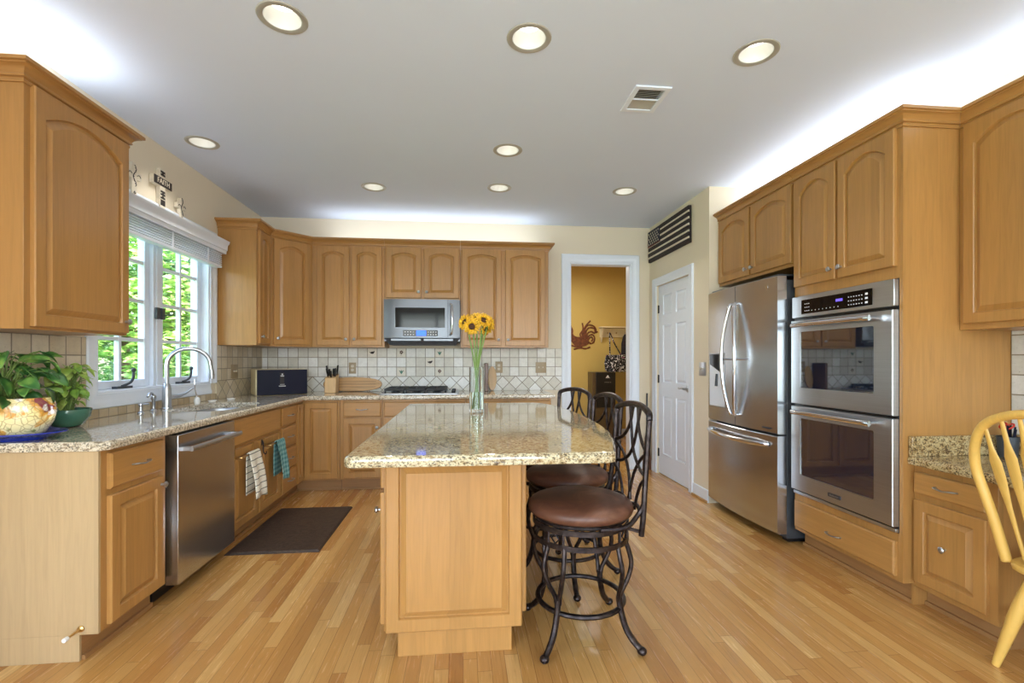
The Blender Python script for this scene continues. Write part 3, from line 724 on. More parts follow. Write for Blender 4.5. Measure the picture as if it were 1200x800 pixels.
# corner base: L shaped with two doors meeting in the corner
t = thing('corner_base_cabinet', 'maple corner base cabinet with two tall doors meeting at the inner corner', 'cabinet', (0, 0, 0))
YB = D - .61
poly = [(XL + .005, 4.416), (XB, 4.416), (XB, YB), (-1.152, YB), (-1.152, D - .003), (XL + .005, D - .003)]
MB().prism(poly, .11, BT).build('body', 'maple', t)
poly2 = [(XL + .006, 4.417), (XB - .072, 4.417), (XB - .072, YB + .072), (-1.153, YB + .072), (-1.153, D - .004), (XL + .006, D - .004)]
m = MB(); m.prism(poly2, .0005, .1095); m.box(XB - .072, XB - .058, 4.417, YB + .058, .0005, .02); m.box(XB - .058, -1.153, YB + .058, YB + .0715, .0005, .02); m.build('toe_kick', 'maple_dark', t)
m = MB(); m.T = Matrix.Translation((XB, 0, 0)) @ Matrix.Rotation(PI / 2, 4, 'Z'); raised(m, 4.44, YB - .022, .125, .835, fr=.035); o = m.build('door', 'maple', t)
m = MB(); m.T = Matrix.Translation((0, YB, 0)); raised(m, XB + .021, -1.172, .125, .835); m.build('door', 'maple', t)
# back run base
def bcab(name, label, x0, x1, fronts): return cabinet(name, label, (x0, YB, 0), 0, x1 - x0, dw, .11, BT, [(f[0], f[1] - x0, f[2] - x0) + tuple(f[3:]) for f in fronts])
bcab('base_cabinet', 'maple base cabinet right of the corner, drawer over door, left of the cooktop', -1.150, -.762, [('drawer', -1.117, -.774, .70, .838), ('door', -1.117, -.774, .125, .685, {'knob': (.345, .60)})])
bcab('cooktop_base_cabinet', 'maple base cabinet under the gas cooktop behind the island', -.760, .02, [('false', -.743, .003, .70, .838), ('door', -.743, -.382, .125, .685, {'knob': (.33, .60)}), ('door', -.358, .003, .125, .685, {'knob': (.43, .60)})])
bcab('base_cabinet', 'maple base cabinet at the right end of the back counter behind the island', .022, .86, [('drawer', .035, .43, .70, .838), ('drawer', .452, .847, .70, .838), ('door', .035, .43, .125, .685, {'knob': (.37, .60)}), ('door', .452, .847, .125, .685, {'knob': (.47, .60)})])

# --- wall cabinets, left and back
UB, UT = 1.362, 2.385; UD = .32
def arch_door(a, b, c=UB + .018, e=UT - .018, side=None, arch=.034):
    k = {'arch': arch}
    if side == 'r': k['knob'] = (b - .028, c + .06)
    if side == 'l': k['knob'] = (a + .028, c + .06)
    return ('door', a, b, c, e, k)
t = cabinet('wall_cabinet', 'large maple wall cabinet with one arched door at the near left, above the plants', (XL + UD, 2.13, 0), RL, .60, UD - .003, UB, UT, [arch_door(.03, .588, UB + .012, UT - .014, 'r', .07)], toe=False)
CR = [(0, -.022), (.008, -.022), (.010, -.012), (.006, -.008), (.006, -.004), (.016, -.002), (.018, .006), (.014, .009), (.022, .022), (.034, .032), (.046, .036), (.046, .041), (.057, .043), (.057, .058), (0, .058)]
def crown(parent, path, z, side=1, first=0, last=None):
    m = MB(); L = sweep(path, [(a, b + z) for a, b in CR], side)[first:last]
    m.loops(L); return m.build('crown_molding', 'maple_h', parent)
crown(t, [(0, UD - .004), (0, 0), (.60, 0), (.60, UD - .004)], UT, 1)
# back-left: return cabinet, diagonal corner, then the back run, sharing crown pieces each
t = cabinet('wall_cabinet', 'maple wall cabinet with a narrow arched door right of the window', (XL + UD, 4.325, 0), RL, .288, UD - .003, UB, UT, [arch_door(.03, .262, side='l', arch=.035)], toe=False)
t['label'] = 'maple wall cabinet right of the sink window, plain side and a narrow arched door'
crown(t, [(0, UD - .004), (0, 0), (.2875, 0)], UT, 1)
t = thing('corner_wall_cabinet', 'maple diagonal corner wall cabinet with one arched door above the black box', 'cabinet', (0, 0, 0))
c0, c1 = (XL + UD, 4.614), (-1.492, D - UD)
MB().prism([c0, c1, (-1.492, D - .003), (XL + .003, D - .003), (XL + .003, 4.614)], UB, UT).build('body', 'maple', t)
cv = Vector((c1[0] - c0[0], c1[1] - c0[1])); cw = cv.length
m = MB(); m.T = Matrix.Translation((c0[0], c0[1], 0)) @ Matrix.Rotation(math.atan2(cv.y, cv.x), 4, 'Z')
raised(m, .03, cw - .03, UB + .018, UT - .018, arch=.045); o = m.build('door', 'maple', t)
m = MB(); m.T = Matrix.Translation((c0[0], c0[1], 0)) @ Matrix.Rotation(math.atan2(cv.y, cv.x), 4, 'Z')
m.lathe([(.007, 0), (.006, -.012), (.014, -.017), (.015, -.022), (.008, -.028), (.001, -.029)], (.06, -.02, UB + .075), 16, axis='y'); m.build('knob', 'nickel', o)
crown(t, [c0, c1], UT, 1)
def wcab(label, x0, x1, doors, z0=UB, z1=UT, crownpath=None, name='wall_cabinet'):
    t = cabinet(name, label, (x0, D - UD, 0), 0, x1 - x0, UD - .003, z0, z1, [arch_door(a - x0, b - x0, z0 + .018, z1 - .018, s_, ar) for a, b, s_, ar in doors], toe=False)
    crown(t, crownpath or [(0, 0), (x1 - x0, 0)], z1, 1); return t
wcab('maple wall cabinet with two tall arched doors left of the microwave', -1.49, -.786, [(-1.443, -1.131, 'r', .034), (-1.107, -.812, 'l', .034)])
wcab('short maple wall cabinet with two arched doors above the microwave', -.784, -.028, [(-.768, -.420, 'r', .034), (-.395, -.043, 'l', .034)], z0=1.842)
wcab('maple wall cabinet with two tall arched doors right of the microwave', -.026, .885, [(-.010, .390, 'r', .034), (.432, .850, 'l', .034)], crownpath=[(0, 0), (.911, 0), (.911, UD - .004)])

# --- right run, faces -X.  local x = Y0 - world Y
RR = -PI / 2; XT = 2.20; RT = 2.43; XD_ = 2.515
# tall oven cabinet
TY0, TY1 = 2.965, 2.193; tw = TY0 - TY1
t = thing('oven_cabinet', 'tall maple cabinet holding the double wall oven, two arched doors above and a drawer below', 'cabinet', (XT, TY0, 0), RR)
dd = XR - XT - .004
m = MB(); m.box(0, tw, .0, dd, 1.651, RT); m.box(0, .008, 0, dd, .11, 1.651); m.box(tw - .008, tw, 0, dd, .11, 1.651); m.box(.008, tw - .008, 0, dd, .11, .352); m.box(.008, tw - .008, dd - .02, dd, .352, 1.651)
m.build('body', 'maple', t, bev=.001)
m = MB(); m.box(.0, tw, .072, dd, .0005, .1095); m.box(0, tw, .058, .0715, .0005, .02); m.build('toe_kick', 'maple_dark', t)
m = MB(); m.box(tw + .0005, tw + .0125, .0, dd, .11, RT); m.box(tw + .0005, tw + .0125, .058, dd, .0005, .1095); m.build('end_panel', 'maple', t)
o = raised(MB(), .012, .362, 1.713, RT - .015, arch=.06).build('door', 'maple', t); knob(o, .335, -.02, 1.775)
o = raised(MB(), .382, .752, 1.713, RT - .015, arch=.06).build('door', 'maple', t); knob(o, .410, -.02, 1.775)
o = drawer_front(MB(), .015, .752, .135, .312).build('drawer_front', 'maple_h', t); pull(o, .36, -.02, .20)
crown(t, [(0, 0), (tw + .0125, 0), (tw + .0125, XD_ - XT), (tw + 1, XD_ - XT)], RT, 1, 0, -1)
# fridge cabinet
FY0 = 3.905; fw = FY0 - 2.967
t = thing('fridge_wall_cabinet', 'maple wall cabinet with two arched doors above the refrigerator', 'cabinet', (XT, FY0, 0), RR)
MB().box(.0008, fw - .0008, 0, dd, 1.862, RT).build('body', 'maple', t, bev=.001)
o = raised(MB(), .014, .448, 1.885, RT - .015, arch=.05).build('door', 'maple', t); knob(o, .420, -.02, 1.935)
o = raised(MB(), .472, .922, 1.885, RT - .015, arch=.05).build('door', 'maple', t); knob(o, .500, -.02, 1.935)
crown(t, [(0, .08), (0, 0), (fw - .0008, 0)], RT, 1)
# desk wall cabinet
XD = 2.515
t = thing('desk_wall_cabinet', 'maple wall cabinet with arched door above the desk at the right edge', 'cabinet', (XD, 2.179, 0), RR)
DB = 1.385
MB().box(.0, .90, 0, XR - XD - .003, DB, RT).build('body', 'maple', t, bev=.001)
o = raised(MB(), .030, .452, DB + .03, RT - .015, arch=.06).build('door', 'maple', t); knob(o, .425, -.02, DB + .10)
o = raised(MB(), .468, .88, DB + .03, RT - .015, arch=.06).build('door', 'maple', t); knob(o, .495, -.02, DB + .10)
crown(t, [(0, -1), (0, 0), (.90, 0), (.90, .30)], RT, 1, 1)
# desk base cabinets
XDB = 2.26
for lab, y0, wd in (('maple desk base cabinet with a drawer and a low square door beside the oven cabinet', 2.335 - .16, .30),):
    pass
DT = .752
t = cabinet('desk_base_cabinet', 'maple desk base cabinet with a drawer and a low square door beside the oven cabinet', (XDB, 2.179, 0), RR, .38, XR - XDB - .004, .10, .708,
            [('drawer', .012, .345, .572, .678), ('door', .012, .345, .132, .540, {'knob': (.17, .345)})])
t = cabinet('desk_base_cabinet', 'maple desk base cabinet on the near side of the knee space', (XDB, 1.15, 0), RR, .30, XR - XDB - .004, .10, .708,
            [('drawer', .012, .288, .572, .678), ('door', .012, .288, .132, .540, {'knob': (.15, .345)})])

# ------------------------------------------------------------------ countertops and backsplashes
def edge(z0, z1): return [(.010, z0), (.002, z0 + .003), (0, z0 + .012), (0, z1 - .012), (.003, z1 - .004), (.010, z1)]
XC = -1.452; YC = D - .648
sink_hole = [(y_, x_) for y_, x_ in rrect(-1.955, -1.555, 3.27, 3.95, .13, 6)]
sink_hole = rrect(-1.955, -1.555, 3.27, 3.95, .13, 6)
t = thing('kitchen_countertop', 'speckled beige granite countertop running under the window and along the back wall', 'countertop', (0, 0, 0))
m = MB(); m.slab([(XL + .002, 2.10), (XC - .03, 2.10), (XC, 2.13), (XC, YC - .02), (XC + .02, YC), (.892, YC), (.892, D - .002), (XL + .002, D - .002)], [sink_hole], edge(.860, CT))
m.build('worktop', 'granite2', t)
t = thing('undermount_sink', 'steel undermount sink below the window', 'sink', (0, 0, 0))
L = [[(x, y, z) for x, y in inset(rrect(-1.96, -1.55, 3.265, 3.955, .13, 6), d)] for d, z in ((-.02, .8585), (0, .8585), (.004, .845), (.010, .74), (.03, .712), (.08, .708))]
m = MB(); m.loops(L, cap0=False); m.build('basin', 'steel', t, solid=0)
MB().lathe([(.045, .709), (.042, .713), (.03, .711), (.0, .710)], (-1.76, 3.61, 0), 20).build('drain', 'chrome', t)

t = thing('island_countertop', 'large gold granite island countertop with a bowed right side', 'countertop', (0, 0, 0))
cpts = [(.528, 1.68), (.556, 1.70), (.58, 1.77), (.625, 1.92), (.672, 2.12), (.706, 2.34), (.722, 2.60), (.724, 2.88), (.712, 3.16), (.680, 3.42), (.62, 3.62), (.55, 3.705)]
cur = [(p.x, p.y) for p in spline([Vector((a, b, 0)) for a, b in cpts], 3)]
m = MB(); m.slab([(-.395, 1.69), (-.2, 1.685)] + cur + [(-.40, 3.705), (-.412, 3.69), (-.412, 1.71)], [], edge(.858, CT)); m.build('worktop', 'granite', t)
t = thing('desk_countertop', 'dark gold granite desk countertop with low upstands beside the tall cabinet', 'countertop', (0, 0, 0))
m = MB(); m.slab([(2.222, .80), (XR - .001, .80), (XR - .001, 2.178), (2.222, 2.178)], [], edge(.710, DT)); m.build('worktop', 'granite3', t)
m = MB(); m.box(2.226, XR - .024, 2.156, 2.1775, DT + .0005, DT + .10); m.box(XR - .023, XR - .002, .80, 2.1775, DT + .0005, DT + .10); m.build('upstand', 'granite3', t, bev=.002)

def splash(name, label, loc, rz, boxes, mat):
    t = thing(name, label, 'backsplash', loc, rz)
    m = MB()
    for b in boxes: m.box(*b)
    m.build('tiles', mat, t, bev=.001); return t
bs = splash('tile_backsplash', 'tumbled stone tile backsplash along the back wall behind the cooktop', (0, D - .012, 0), 0, [(XL + .014, 1.088, 0, .0105, CT + .001, 1.3605)], 'tile')
for (px, pz, kind) in ((-.66, 1.31, 0), (-.255, 1.31, 1), (-.40, 1.205, 2), (-.655, 1.105, 1), (-.25, 1.105, 0), (-.995, 1.31, 2)):
    cx = (math.floor(px / .1016) + .5) * .1016; cz = 1.057 + (math.floor((pz - 1.057) / .1016) + .5) * .1016
    m = MB(); m.T = Matrix.Translation((cx, 0, cz)); m.loops([[(a * s_, y, b * s_) for a, b in ((-1, -1), (1, -1), (1, 1), (-1, 1))] for s_, y in ((.047, -.0002), (.045, -.003), (.040, -.0035))])
    o = m.build('picture_tile', 'deco', bs)
    m = MB(); m.T = Matrix.Translation((cx, -.004, cz))
    if kind == 0:
        for k in range(5): m.sphere((.012 * math.cos(k * 1.26), 0, .006 + .012 * math.sin(k * 1.26)), .008, 8, sc=(1, .4, 1))
        m.tube([(0, 0, 0), (-.004, 0, -.03)], .002, 5)
    elif kind == 1:
        for k in (-1, 0, 1): m.tube(spline([(.0, 0, -.025), (k * .010, 0, 0), (k * .024, 0, .02 - abs(k) * .006)], 4), [.002, .004, .006, .007, .006, .005, .004, .003, .001], 6, flat=.4)
    else:
        m.sphere((0, 0, 0), .018, 10, sc=(1.1, .3, .7)); m.sphere((.018, 0, .010), .008, 8, sc=(1, .4, 1)); m.tube([(-.01, 0, -.005), (-.028, 0, .006)], .004, 6, flat=.4)
    m.build('relief', ['walnut', 'teal', 'charred'][kind], o)
ls = splash('tile_backsplash', 'tan stone tile backsplash on the window wall, low strip below the window', (XL + .012, 0, 0), PI / 2,
       [(2.12, 2.879, 0, .0105, CT + .001, 1.3605)], 'tile_l')
MB().box(4.291, D - .0125, 0, .0105, CT + .001, 1.3605).build('tiles', 'tile_l', ls)
MB().box(2.8795, 4.2905, 0, .0105, CT + .001, WZ0 - .090).build('sill_tiles', 'tile_ls', ls)
ds = splash('tile_backsplash', 'pale stone tile backsplash on the wall above the desk', (XR - .012, 2.178, 0), -PI / 2, [(0, 1.30, 0, .0105, DT + .102, DB - .001)], 'tile_s')

def plate(label, loc, rz, w_, h, gang, kind, mp='putty', mi='putty2'):
    t = thing('wall_outlet' if kind == 'outlet' else 'switch_plate', label, 'outlet' if kind == 'outlet' else 'light switch', loc, rz)
    m = MB(); m.loops([[(a * x, y, b * z) for a, b in ((-1, -1), (1, -1), (1, 1), (-1, 1))] for x, z, y in ((w_ / 2, h / 2, 0), (w_ / 2, h / 2, -.004), (w_ / 2 - .004, h / 2 - .004, -.006))]); m.build('cover_plate', mp, t)
    for g in range(gang):
        cx = (g - (gang - 1) / 2) * .046
        if kind == 'outlet':
            for s_ in (-1, 1):
                o = MB().plate([(cx + a, s_ * .02 + b) for a, b in rrect(-.014, .014, -.013, .013, .006, 3)], -.008, -.006).build('socket', mi, t)
                MB().box(cx - .007, cx - .005, -.0085, -.008, s_ * .02 - .004, s_ * .02 + .005).box(cx + .005, cx + .007, -.0085, -.008, s_ * .02 - .004, s_ * .02 + .005).build('slots', 'black', o)
        else:
            MB().box(cx - .005, cx + .005, -.016, -.006, -.006, .010).build('toggle', mi, t, bev=.002)
YS = D - .0125
plate('stone-coloured outlet on the back tiles above the surfboard-shaped board', (-1.17, YS, 1.148), 0, .075, .118, 1, 'outlet')
plate('stone-coloured outlet on the back tiles right of the sunflower vase', (.39, YS, 1.155), 0, .08, .125, 1, 'outlet')
plate('stone-coloured double switch plate on the back tiles beside the doorway', (.855, YS, 1.150), 0, .118, .118, 2, 'switch')
plate('tan double switch plate on the tiles right of the sink window', (XL + .0125, 4.60, 1.13), PI / 2, .125, .125, 2, 'switch')
plate('grey double switch plate on the wall between pantry door and refrigerator', (XP - .0005, 4.02, 1.155), -PI / 2, .115, .118, 2, 'switch', 'nickel', 'putty2')
plate('white double outlet on the pale tiles above the desk', (XR - .0125, 2.02, 1.03), -PI / 2, .12, .125, 2, 'outlet', 'plasticw', 'plasticw')

# ------------------------------------------------------------------ island
IX0, IX1, IY0, IY1 = -.325, .250, 2.012, 3.50
t = thing('kitchen_island', 'maple kitchen island base with a raised panel facing the camera', 'kitchen island', (0, 0, 0))
MB().box(IX0, IX1, IY0, IY1, .11, .8575).build('body', 'maple', t, bev=.002)
m = MB(); m.box(IX0 + .055, IX1 - .045, IY0 + .006, IY1 - .02, .0005, .1095)
L = sweep([(IX0 + .055, IY1 - .02), (IX0 + .055, IY0 + .006), (IX1 - .045, IY0 + .006), (IX1 - .045, IY1 - .02)], [(0, .0005), (.014, .0005), (.014, .010), (.008, .02), (0, .024)], -1)
m.build('toe_kick', 'maple', t, bev=.001)
m = MB(); m.loops(sweep([(IX0 + .055, IY1 - .02), (IX0 + .055, IY0 + .006), (IX1 - .045, IY0 + .006), (IX1 - .045, IY1 - .02)], [(0.0005, .0005), (.014, .0005), (.014, .010), (.008, .02), (0.0005, .024)], -1)); m.build('shoe_molding', 'maple_h', t)
m = MB(); m.T = Matrix.Translation((0, IY0 - .0005, 0)); raised(m, IX0 + .008, IX1 - .004, .112, .85, T=.02, fr=.052); m.build('end_panel', 'maple', t)
# left side: drawers over doors; right side: panels behind the stools
m0 = Matrix.Translation((IX0, IY1, 0)) @ Matrix.Rotation(RR, 4, 'Z')
for a, b in ((.02, .49), (.51, .98), (1.0, 1.465)):
    m = MB(); m.T = m0; drawer_front(m, a, b, .70, .845); o = m.build('drawer_front', 'maple_h', t)
    m = MB(); m.T = m0; m.tube(spline([((a + b) / 2 - .05, -.02, .77), ((a + b) / 2 - .04, -.045, .77), ((a + b) / 2 + .04, -.045, .77), ((a + b) / 2 + .05, -.02, .77)], 4), .0042, 8); m.build('handle', 'nickel', o)
    m = MB(); m.T = m0; raised(m, a, b, .13, .68); o = m.build('door', 'maple', t)
    m = MB(); m.T = m0; m.lathe([(.007, 0), (.006, -.012), (.014, -.017), (.015, -.022), (.008, -.028), (.001, -.029)], (b - .03, -.02, .60), 16, axis='y'); m.build('knob', 'nickel', o)
m1 = Matrix.Translation((IX1, IY0, 0)) @ Matrix.Rotation(PI / 2, 4, 'Z')
for a, b in ((.02, .49), (.51, .98), (1.0, 1.465)):
    m = MB(); m.T = m1; raised(m, a, b, .155, .85); m.build('side_panel', 'maple', t)

# ------------------------------------------------------------------ appliances
# dishwasher
t = thing('dishwasher', 'stainless steel dishwasher with a bar handle in the left base run', 'dishwasher', (XB, DWY0, 0), RL)
wd_ = DWY1 - DWY0
MB().box(.004, wd_ - .004, .02, .56, .10, .855).build('tub', 'black', t)
m = MB(); m.plate(rrect(.004, wd_ - .004, .085, .850, .004, 2), -.045, .018); m.build('door', 'steel_v', t, bev=.004)
MB().box(.004, wd_ - .004, .08, .56, .0005, .098).build('toe_panel', 'black', t)
m = MB(); m.tube([(.03, -.095, .775), (wd_ - .03, -.095, .775)], .014, 12, flat=.7); m.box(.03, .055, -.090, -.045, .765, .785); m.box(wd_ - .055, wd_ - .03, -.090, -.045, .765, .785); m.build('handle', 'steel', t)
# microwave
t = thing('microwave_oven', 'stainless over-the-range microwave with a curved handle and blue display', 'microwave', (-.781, 4.815, 0), 0)
mw = .750; z0, z1 = 1.385, 1.838
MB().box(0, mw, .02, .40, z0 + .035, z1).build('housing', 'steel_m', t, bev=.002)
pr_ = [(0, z0), (.02, z0)]
m = MB(); n = 14; L = []
def mwx(k): return mw * k / n
def bul(x): return -.028 * (1 - ((x / mw) * 2 - 1) ** 4)
L = [[(mwx(k), .0195, z1 - .002) for k in range(n + 1)], [(mwx(k), bul(mwx(k)), z1 - .002) for k in range(n + 1)], [(mwx(k), bul(mwx(k)), 1.455) for k in range(n + 1)], [(mwx(k), .0195, 1.455) for k in range(n + 1)]]
m.loops(L, cap0=False, cap1=False, closed=False)
m.f([m.v(p[0]) for p in (L[0], L[1], L[2], L[3])]); m.f([m.v(p[-1]) for p in (L[0], L[1], L[2], L[3])])
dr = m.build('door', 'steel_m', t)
MB().plate(rrect(.115, .600, 1.555, 1.752, .006, 2), -.033, -.025).build('window_glass', 'blackgl', dr)
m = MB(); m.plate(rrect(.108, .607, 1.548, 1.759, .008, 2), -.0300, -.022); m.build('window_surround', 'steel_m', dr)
kp = MB().plate(rrect(.19, .53, 1.470, 1.530, .004, 2), -.0325, -.026).build('control_panel', 'blackgl', t)
MB().plate(rrect(.32, .415, 1.474, 1.526, .002, 2), -.0332, -.0326).build('display', 'display', kp)
for x_, q_ in ((.205, .027), (.43, .025)):
    m = MB()
    for k in range(4):
        for r_ in range(2): m.box(x_ + k * q_, x_ + k * q_ + .012, -.0332, -.0326, 1.482 + r_ * .026, 1.488 + r_ * .026)
    m.build('keys', 'glyph', kp)
m = MB(); m.tube(spline([(.655, -.035, 1.79), (.668, -.062, 1.765), (.674, -.078, 1.64), (.668, -.062, 1.51), (.655, -.035, 1.485)], 6), .011, 12); m.build('handle', 'chrome', t)
MB().box(.628, .632, -.0285, -.022, 1.458, z1 - .004).build('door_seam', 'black', dr)
m = MB(); m.loops([[(.0, .0, 1.452), (mw, .0, 1.452), (mw, .36, 1.452), (0, .36, 1.452)], [(.05, .03, z0), (mw - .05, .03, z0), (mw - .05, .34, z0), (.05, .34, z0)]]); m.build('vent_hood', 'greymetal', t)
m = MB()
for k in range(2): m.box(.07 + k * .32, .36 + k * .32, -.001, .012, 1.425, 1.445)
m.build('vent_grille', 'steel_m', t)

# double wall oven; local frame as the tall cabinet
t = thing('double_wall_oven', 'stainless double wall oven with two glass doors set in the tall cabinet', 'oven', (XT, TY0, 0), RR)
a, b = .010, tw - .010
MB().box(a, b, .0, .55, .355, 1.648).build('housing', 'greymetal', t)
MB().plate(rrect(a, b, 1.508, 1.646, .004, 2), -.028, -.001).build('control_fascia', 'steel', t, bev=.003)
fp = MB().plate(rrect(.10, .635, 1.528, 1.618, .004, 2), -.030, -.0285).build('control_panel', 'blackgl', t)
MB().box(.385, .435, -.0308, -.0302, 1.575, 1.59).build('display', 'display2', fp)
m = MB(); rr = random.Random(3)
for k in range(6):
    for r_ in range(3): m.box(.475 + k * .018, .482 + k * .018, -.0308, -.0302, 1.543 + r_ * .022, 1.548 + r_ * .022)
for r_ in range(3): m.box(.59, .607, -.0308, -.0302, 1.541 + r_ * .023, 1.552 + r_ * .023)
for k in range(3):
    for r_ in range(3): m.box(.13 + k * .016, .139 + k * .016, -.0308, -.0302, 1.545 + r_ * .022, 1.549 + r_ * .022)
for k in range(8): m.box(.19 + k * .03, .195 + k * .03, -.0308, -.0302, 1.543, 1.548)
m.build('keys', 'glyph', fp)
for nm, (z0, z1) in (('upper', (.950, 1.490)), ('lower', (.388, .934))):
    m = MB(); m.slab([(a, z0), (b, z0), (b, z1), (a, z1)], [[(x, z) for x, z in rrect(.095, .650, z0 + .105, z1 - .075, .01, 3)]], [(0, .001), (0, .032), (.004, .036)])
    for v in m.b.verts: v.co = Vector((v.co.x, -v.co.z, v.co.y))
    dr = m.build('oven_door', 'steel', t)
    MB().plate(rrect(.094, .651, z0 + .104, z1 - .074, .01, 3), -.031, -.002).build('window_glass', 'ovenglass', dr)
    m = MB(); m.tube(spline([(.085, -.085, z1 - .035), (.2, -.094, z1 - .033), (.6, -.094, z1 - .033), (.675, -.085, z1 - .035)], 4), .016, 12, flat=.8)
    for x in (.10, .66): m.tube([(x, -.034, z1 - .034), (x, -.086, z1 - .034)], .010, 8)
    m.build('handle', 'chrome', dr)
MB().plate(rrect(.335, .43, .425, .447, .003, 2), -.040, -.0365).build('nameplate', 'greymetal', t)
text('KitchenAid', .015, .0004, Matrix.Translation((.3825, -.0408, .436)) @ TX, 'nickel', t)
MB().box(a, b, -.018, -.001, .357, .376).build('vent_strip', 'steel', t, bev=.002)
for za, zb_ in ((.377, .387), (.936, .948), (1.492, 1.506)): MB().box(a + .005, b - .005, -.012, -.001, za, zb_).build('seam', 'black', t)

# refrigerator
FRY = 3.893; fwid = .900
t = thing('refrigerator', 'stainless french door refrigerator with curved handles and water dispenser', 'refrigerator', (2.165, FRY, 0), RR)
MB().box(.006, fwid - .004, .0, .63, .03, 1.775).build('body', 'greymetal', t, bev=.004)
m = MB()
for x in (.06, fwid - .06): m.box(x - .03, x + .03, .03, .5, .0005, .03)
m.build('feet', 'black', t)
def bulge(x): return -.070 - .030 * (1 - (2 * x / fwid - 1) ** 2)
def fdoor(x0, x1, z0, z1, name, parent):
    n = 12; m = MB(); L = []
    X = [x0 + (x1 - x0) * k / n for k in range(n + 1)]
    for y_of, z in ((lambda x: -.004, z1), (lambda x: bulge(x) + .006, z1), (lambda x: bulge(x), z1 - .006), (lambda x: bulge(x), z0 + .006), (lambda x: bulge(x) + .006, z0), (lambda x: -.004, z0)):
        L.append([(x, y_of(x), z) for x in X])
    R = [[m.v(p) for p in l] for l in L]
    for i in range(len(R)):
        for k in range(n): m.f([R[i][k], R[i][k + 1], R[(i + 1) % len(R)][k + 1], R[(i + 1) % len(R)][k]])
    m.f([r[0] for r in R]); m.f([r[-1] for r in R])
    return m.build(name, 'steel_v', parent)
mid = .452
dl = fdoor(0, mid - .003, .735, 1.80, 'door', t); drr = fdoor(mid + .003, fwid, .735, 1.80, 'door', t); dz = fdoor(0, fwid, .065, .722, 'freezer_drawer', t)
for s_, par in ((-1, dl), (1, drr)):
    x = mid + s_ * .03
    pts = spline([(x, bulge(x) - .004, 1.66), (x + s_ * .006, bulge(x) - .03, 1.63), (x + s_ * .045, bulge(x) - .055, 1.42), (x + s_ * .06, bulge(x) - .062, 1.24), (x + s_ * .045, bulge(x) - .055, 1.05), (x + s_ * .006, bulge(x) - .03, .85), (x, bulge(x) - .004, .82)], 6)
    m = MB(); m.tube(pts, .0135, 12); m.tube([(x + s_ * .058, bulge(x) + .002, 1.24), (x + s_ * .058, bulge(x) - .06, 1.24)], .007, 8); m.build('handle', 'chrome', par)
pts = spline([(.05, bulge(.05) - .002, .655), (.07, bulge(.07) - .03, .655), (.25, bulge(.25) - .055, .65), (mid, bulge(mid) - .06, .648), (.65, bulge(.65) - .055, .65), (.80, bulge(.8) - .03, .655), (.82, bulge(.82) - .002, .655)], 6)
MB().tube(pts, .016, 12, flat=.7).build('handle', 'chrome', dz)
di = MB().plate(rrect(.065, .310, .85, 1.29, .01, 3), bulge(.06) - .020, bulge(.1) + .006).build('dispenser', 'steel', dl)
MB().plate(rrect(.075, .300, .86, 1.20, .008, 3), bulge(.06) - .0215, bulge(.06) - .0205).build('alcove', 'white', di)
MB().plate([(.075, 1.20), (.275, 1.12), (.275, 1.28), (.075, 1.28)], bulge(.06) - .023, bulge(.06) - .0217).build('control_panel', 'blackgl', di)
MB().tube([(.19, bulge(.06) - .022, 1.12), (.19, bulge(.06) - .030, 1.02)], .012, 8).build('paddle', 'greymetal', di)
MB().lathe([(.014, 0), (.014, -.002), (.0, -.0025)], (.80, bulge(.80) + .0005, 1.735), 20, axis='y').build('badge', 'chrome', drr)
MB().plate(rrect(.755, .845, .762, .772, .002, 2), bulge(.80) - .004, bulge(.755) + .002).build('nameplate', 'greymetal', drr)
m = MB(); m.box(.70, .88, -.05, .08, 1.801, 1.815); m.box(.02, .20, -.05, .08, 1.801, 1.815); m.build('hinge_cover', 'greymetal', t, bev=.004)

# gas cooktop
t = thing('gas_cooktop', 'black grated gas cooktop set into the back counter', 'cooktop', (-.42, 4.90, CT), 0)
MB().prism(rrect(-.375, .375, -.25, .25, .02, 4), .0005, .012).build('base_plate', 'steel', t, bev=.003)
for k in range(3):
    cx = -.24 + k * .20
    m = MB()
    x0, x1 = cx - .095, cx + .095
    for y in (-.22, .22): m.box(x0, x1, y - .007, y + .007, .036, .058)
    for x in (x0 + .007, x1 - .007): m.box(x - .007, x + .007, -.22, .22, .036, .058)
    for y in (-.11, 0, .11): m.box(x0, x1, y - .005, y + .005, .044, .060)
    m.box(cx - .005, cx + .005, -.22, .22, .044, .060)
    for x in (x0 + .008, x1 - .008):
        for y in (-.215, .215): m.box(x - .008, x + .008, y - .008, y + .008, .0125, .038)
    m.build('grate', 'castiron', t, bev=.002)
    for y in (-.11, .11):
        MB().lathe([(.045, .0125), (.045, .020), (.030, .022), (.030, .029), (.0, .030)], (cx, y, 0), 20).build('burner', 'castiron', t)
for k in range(5): MB().lathe([(.019, .0125), (.019, .028), (.016, .034), (.0, .035)], (.325, -.19 + k * .085, 0), 16).build('knob', 'castiron', t)

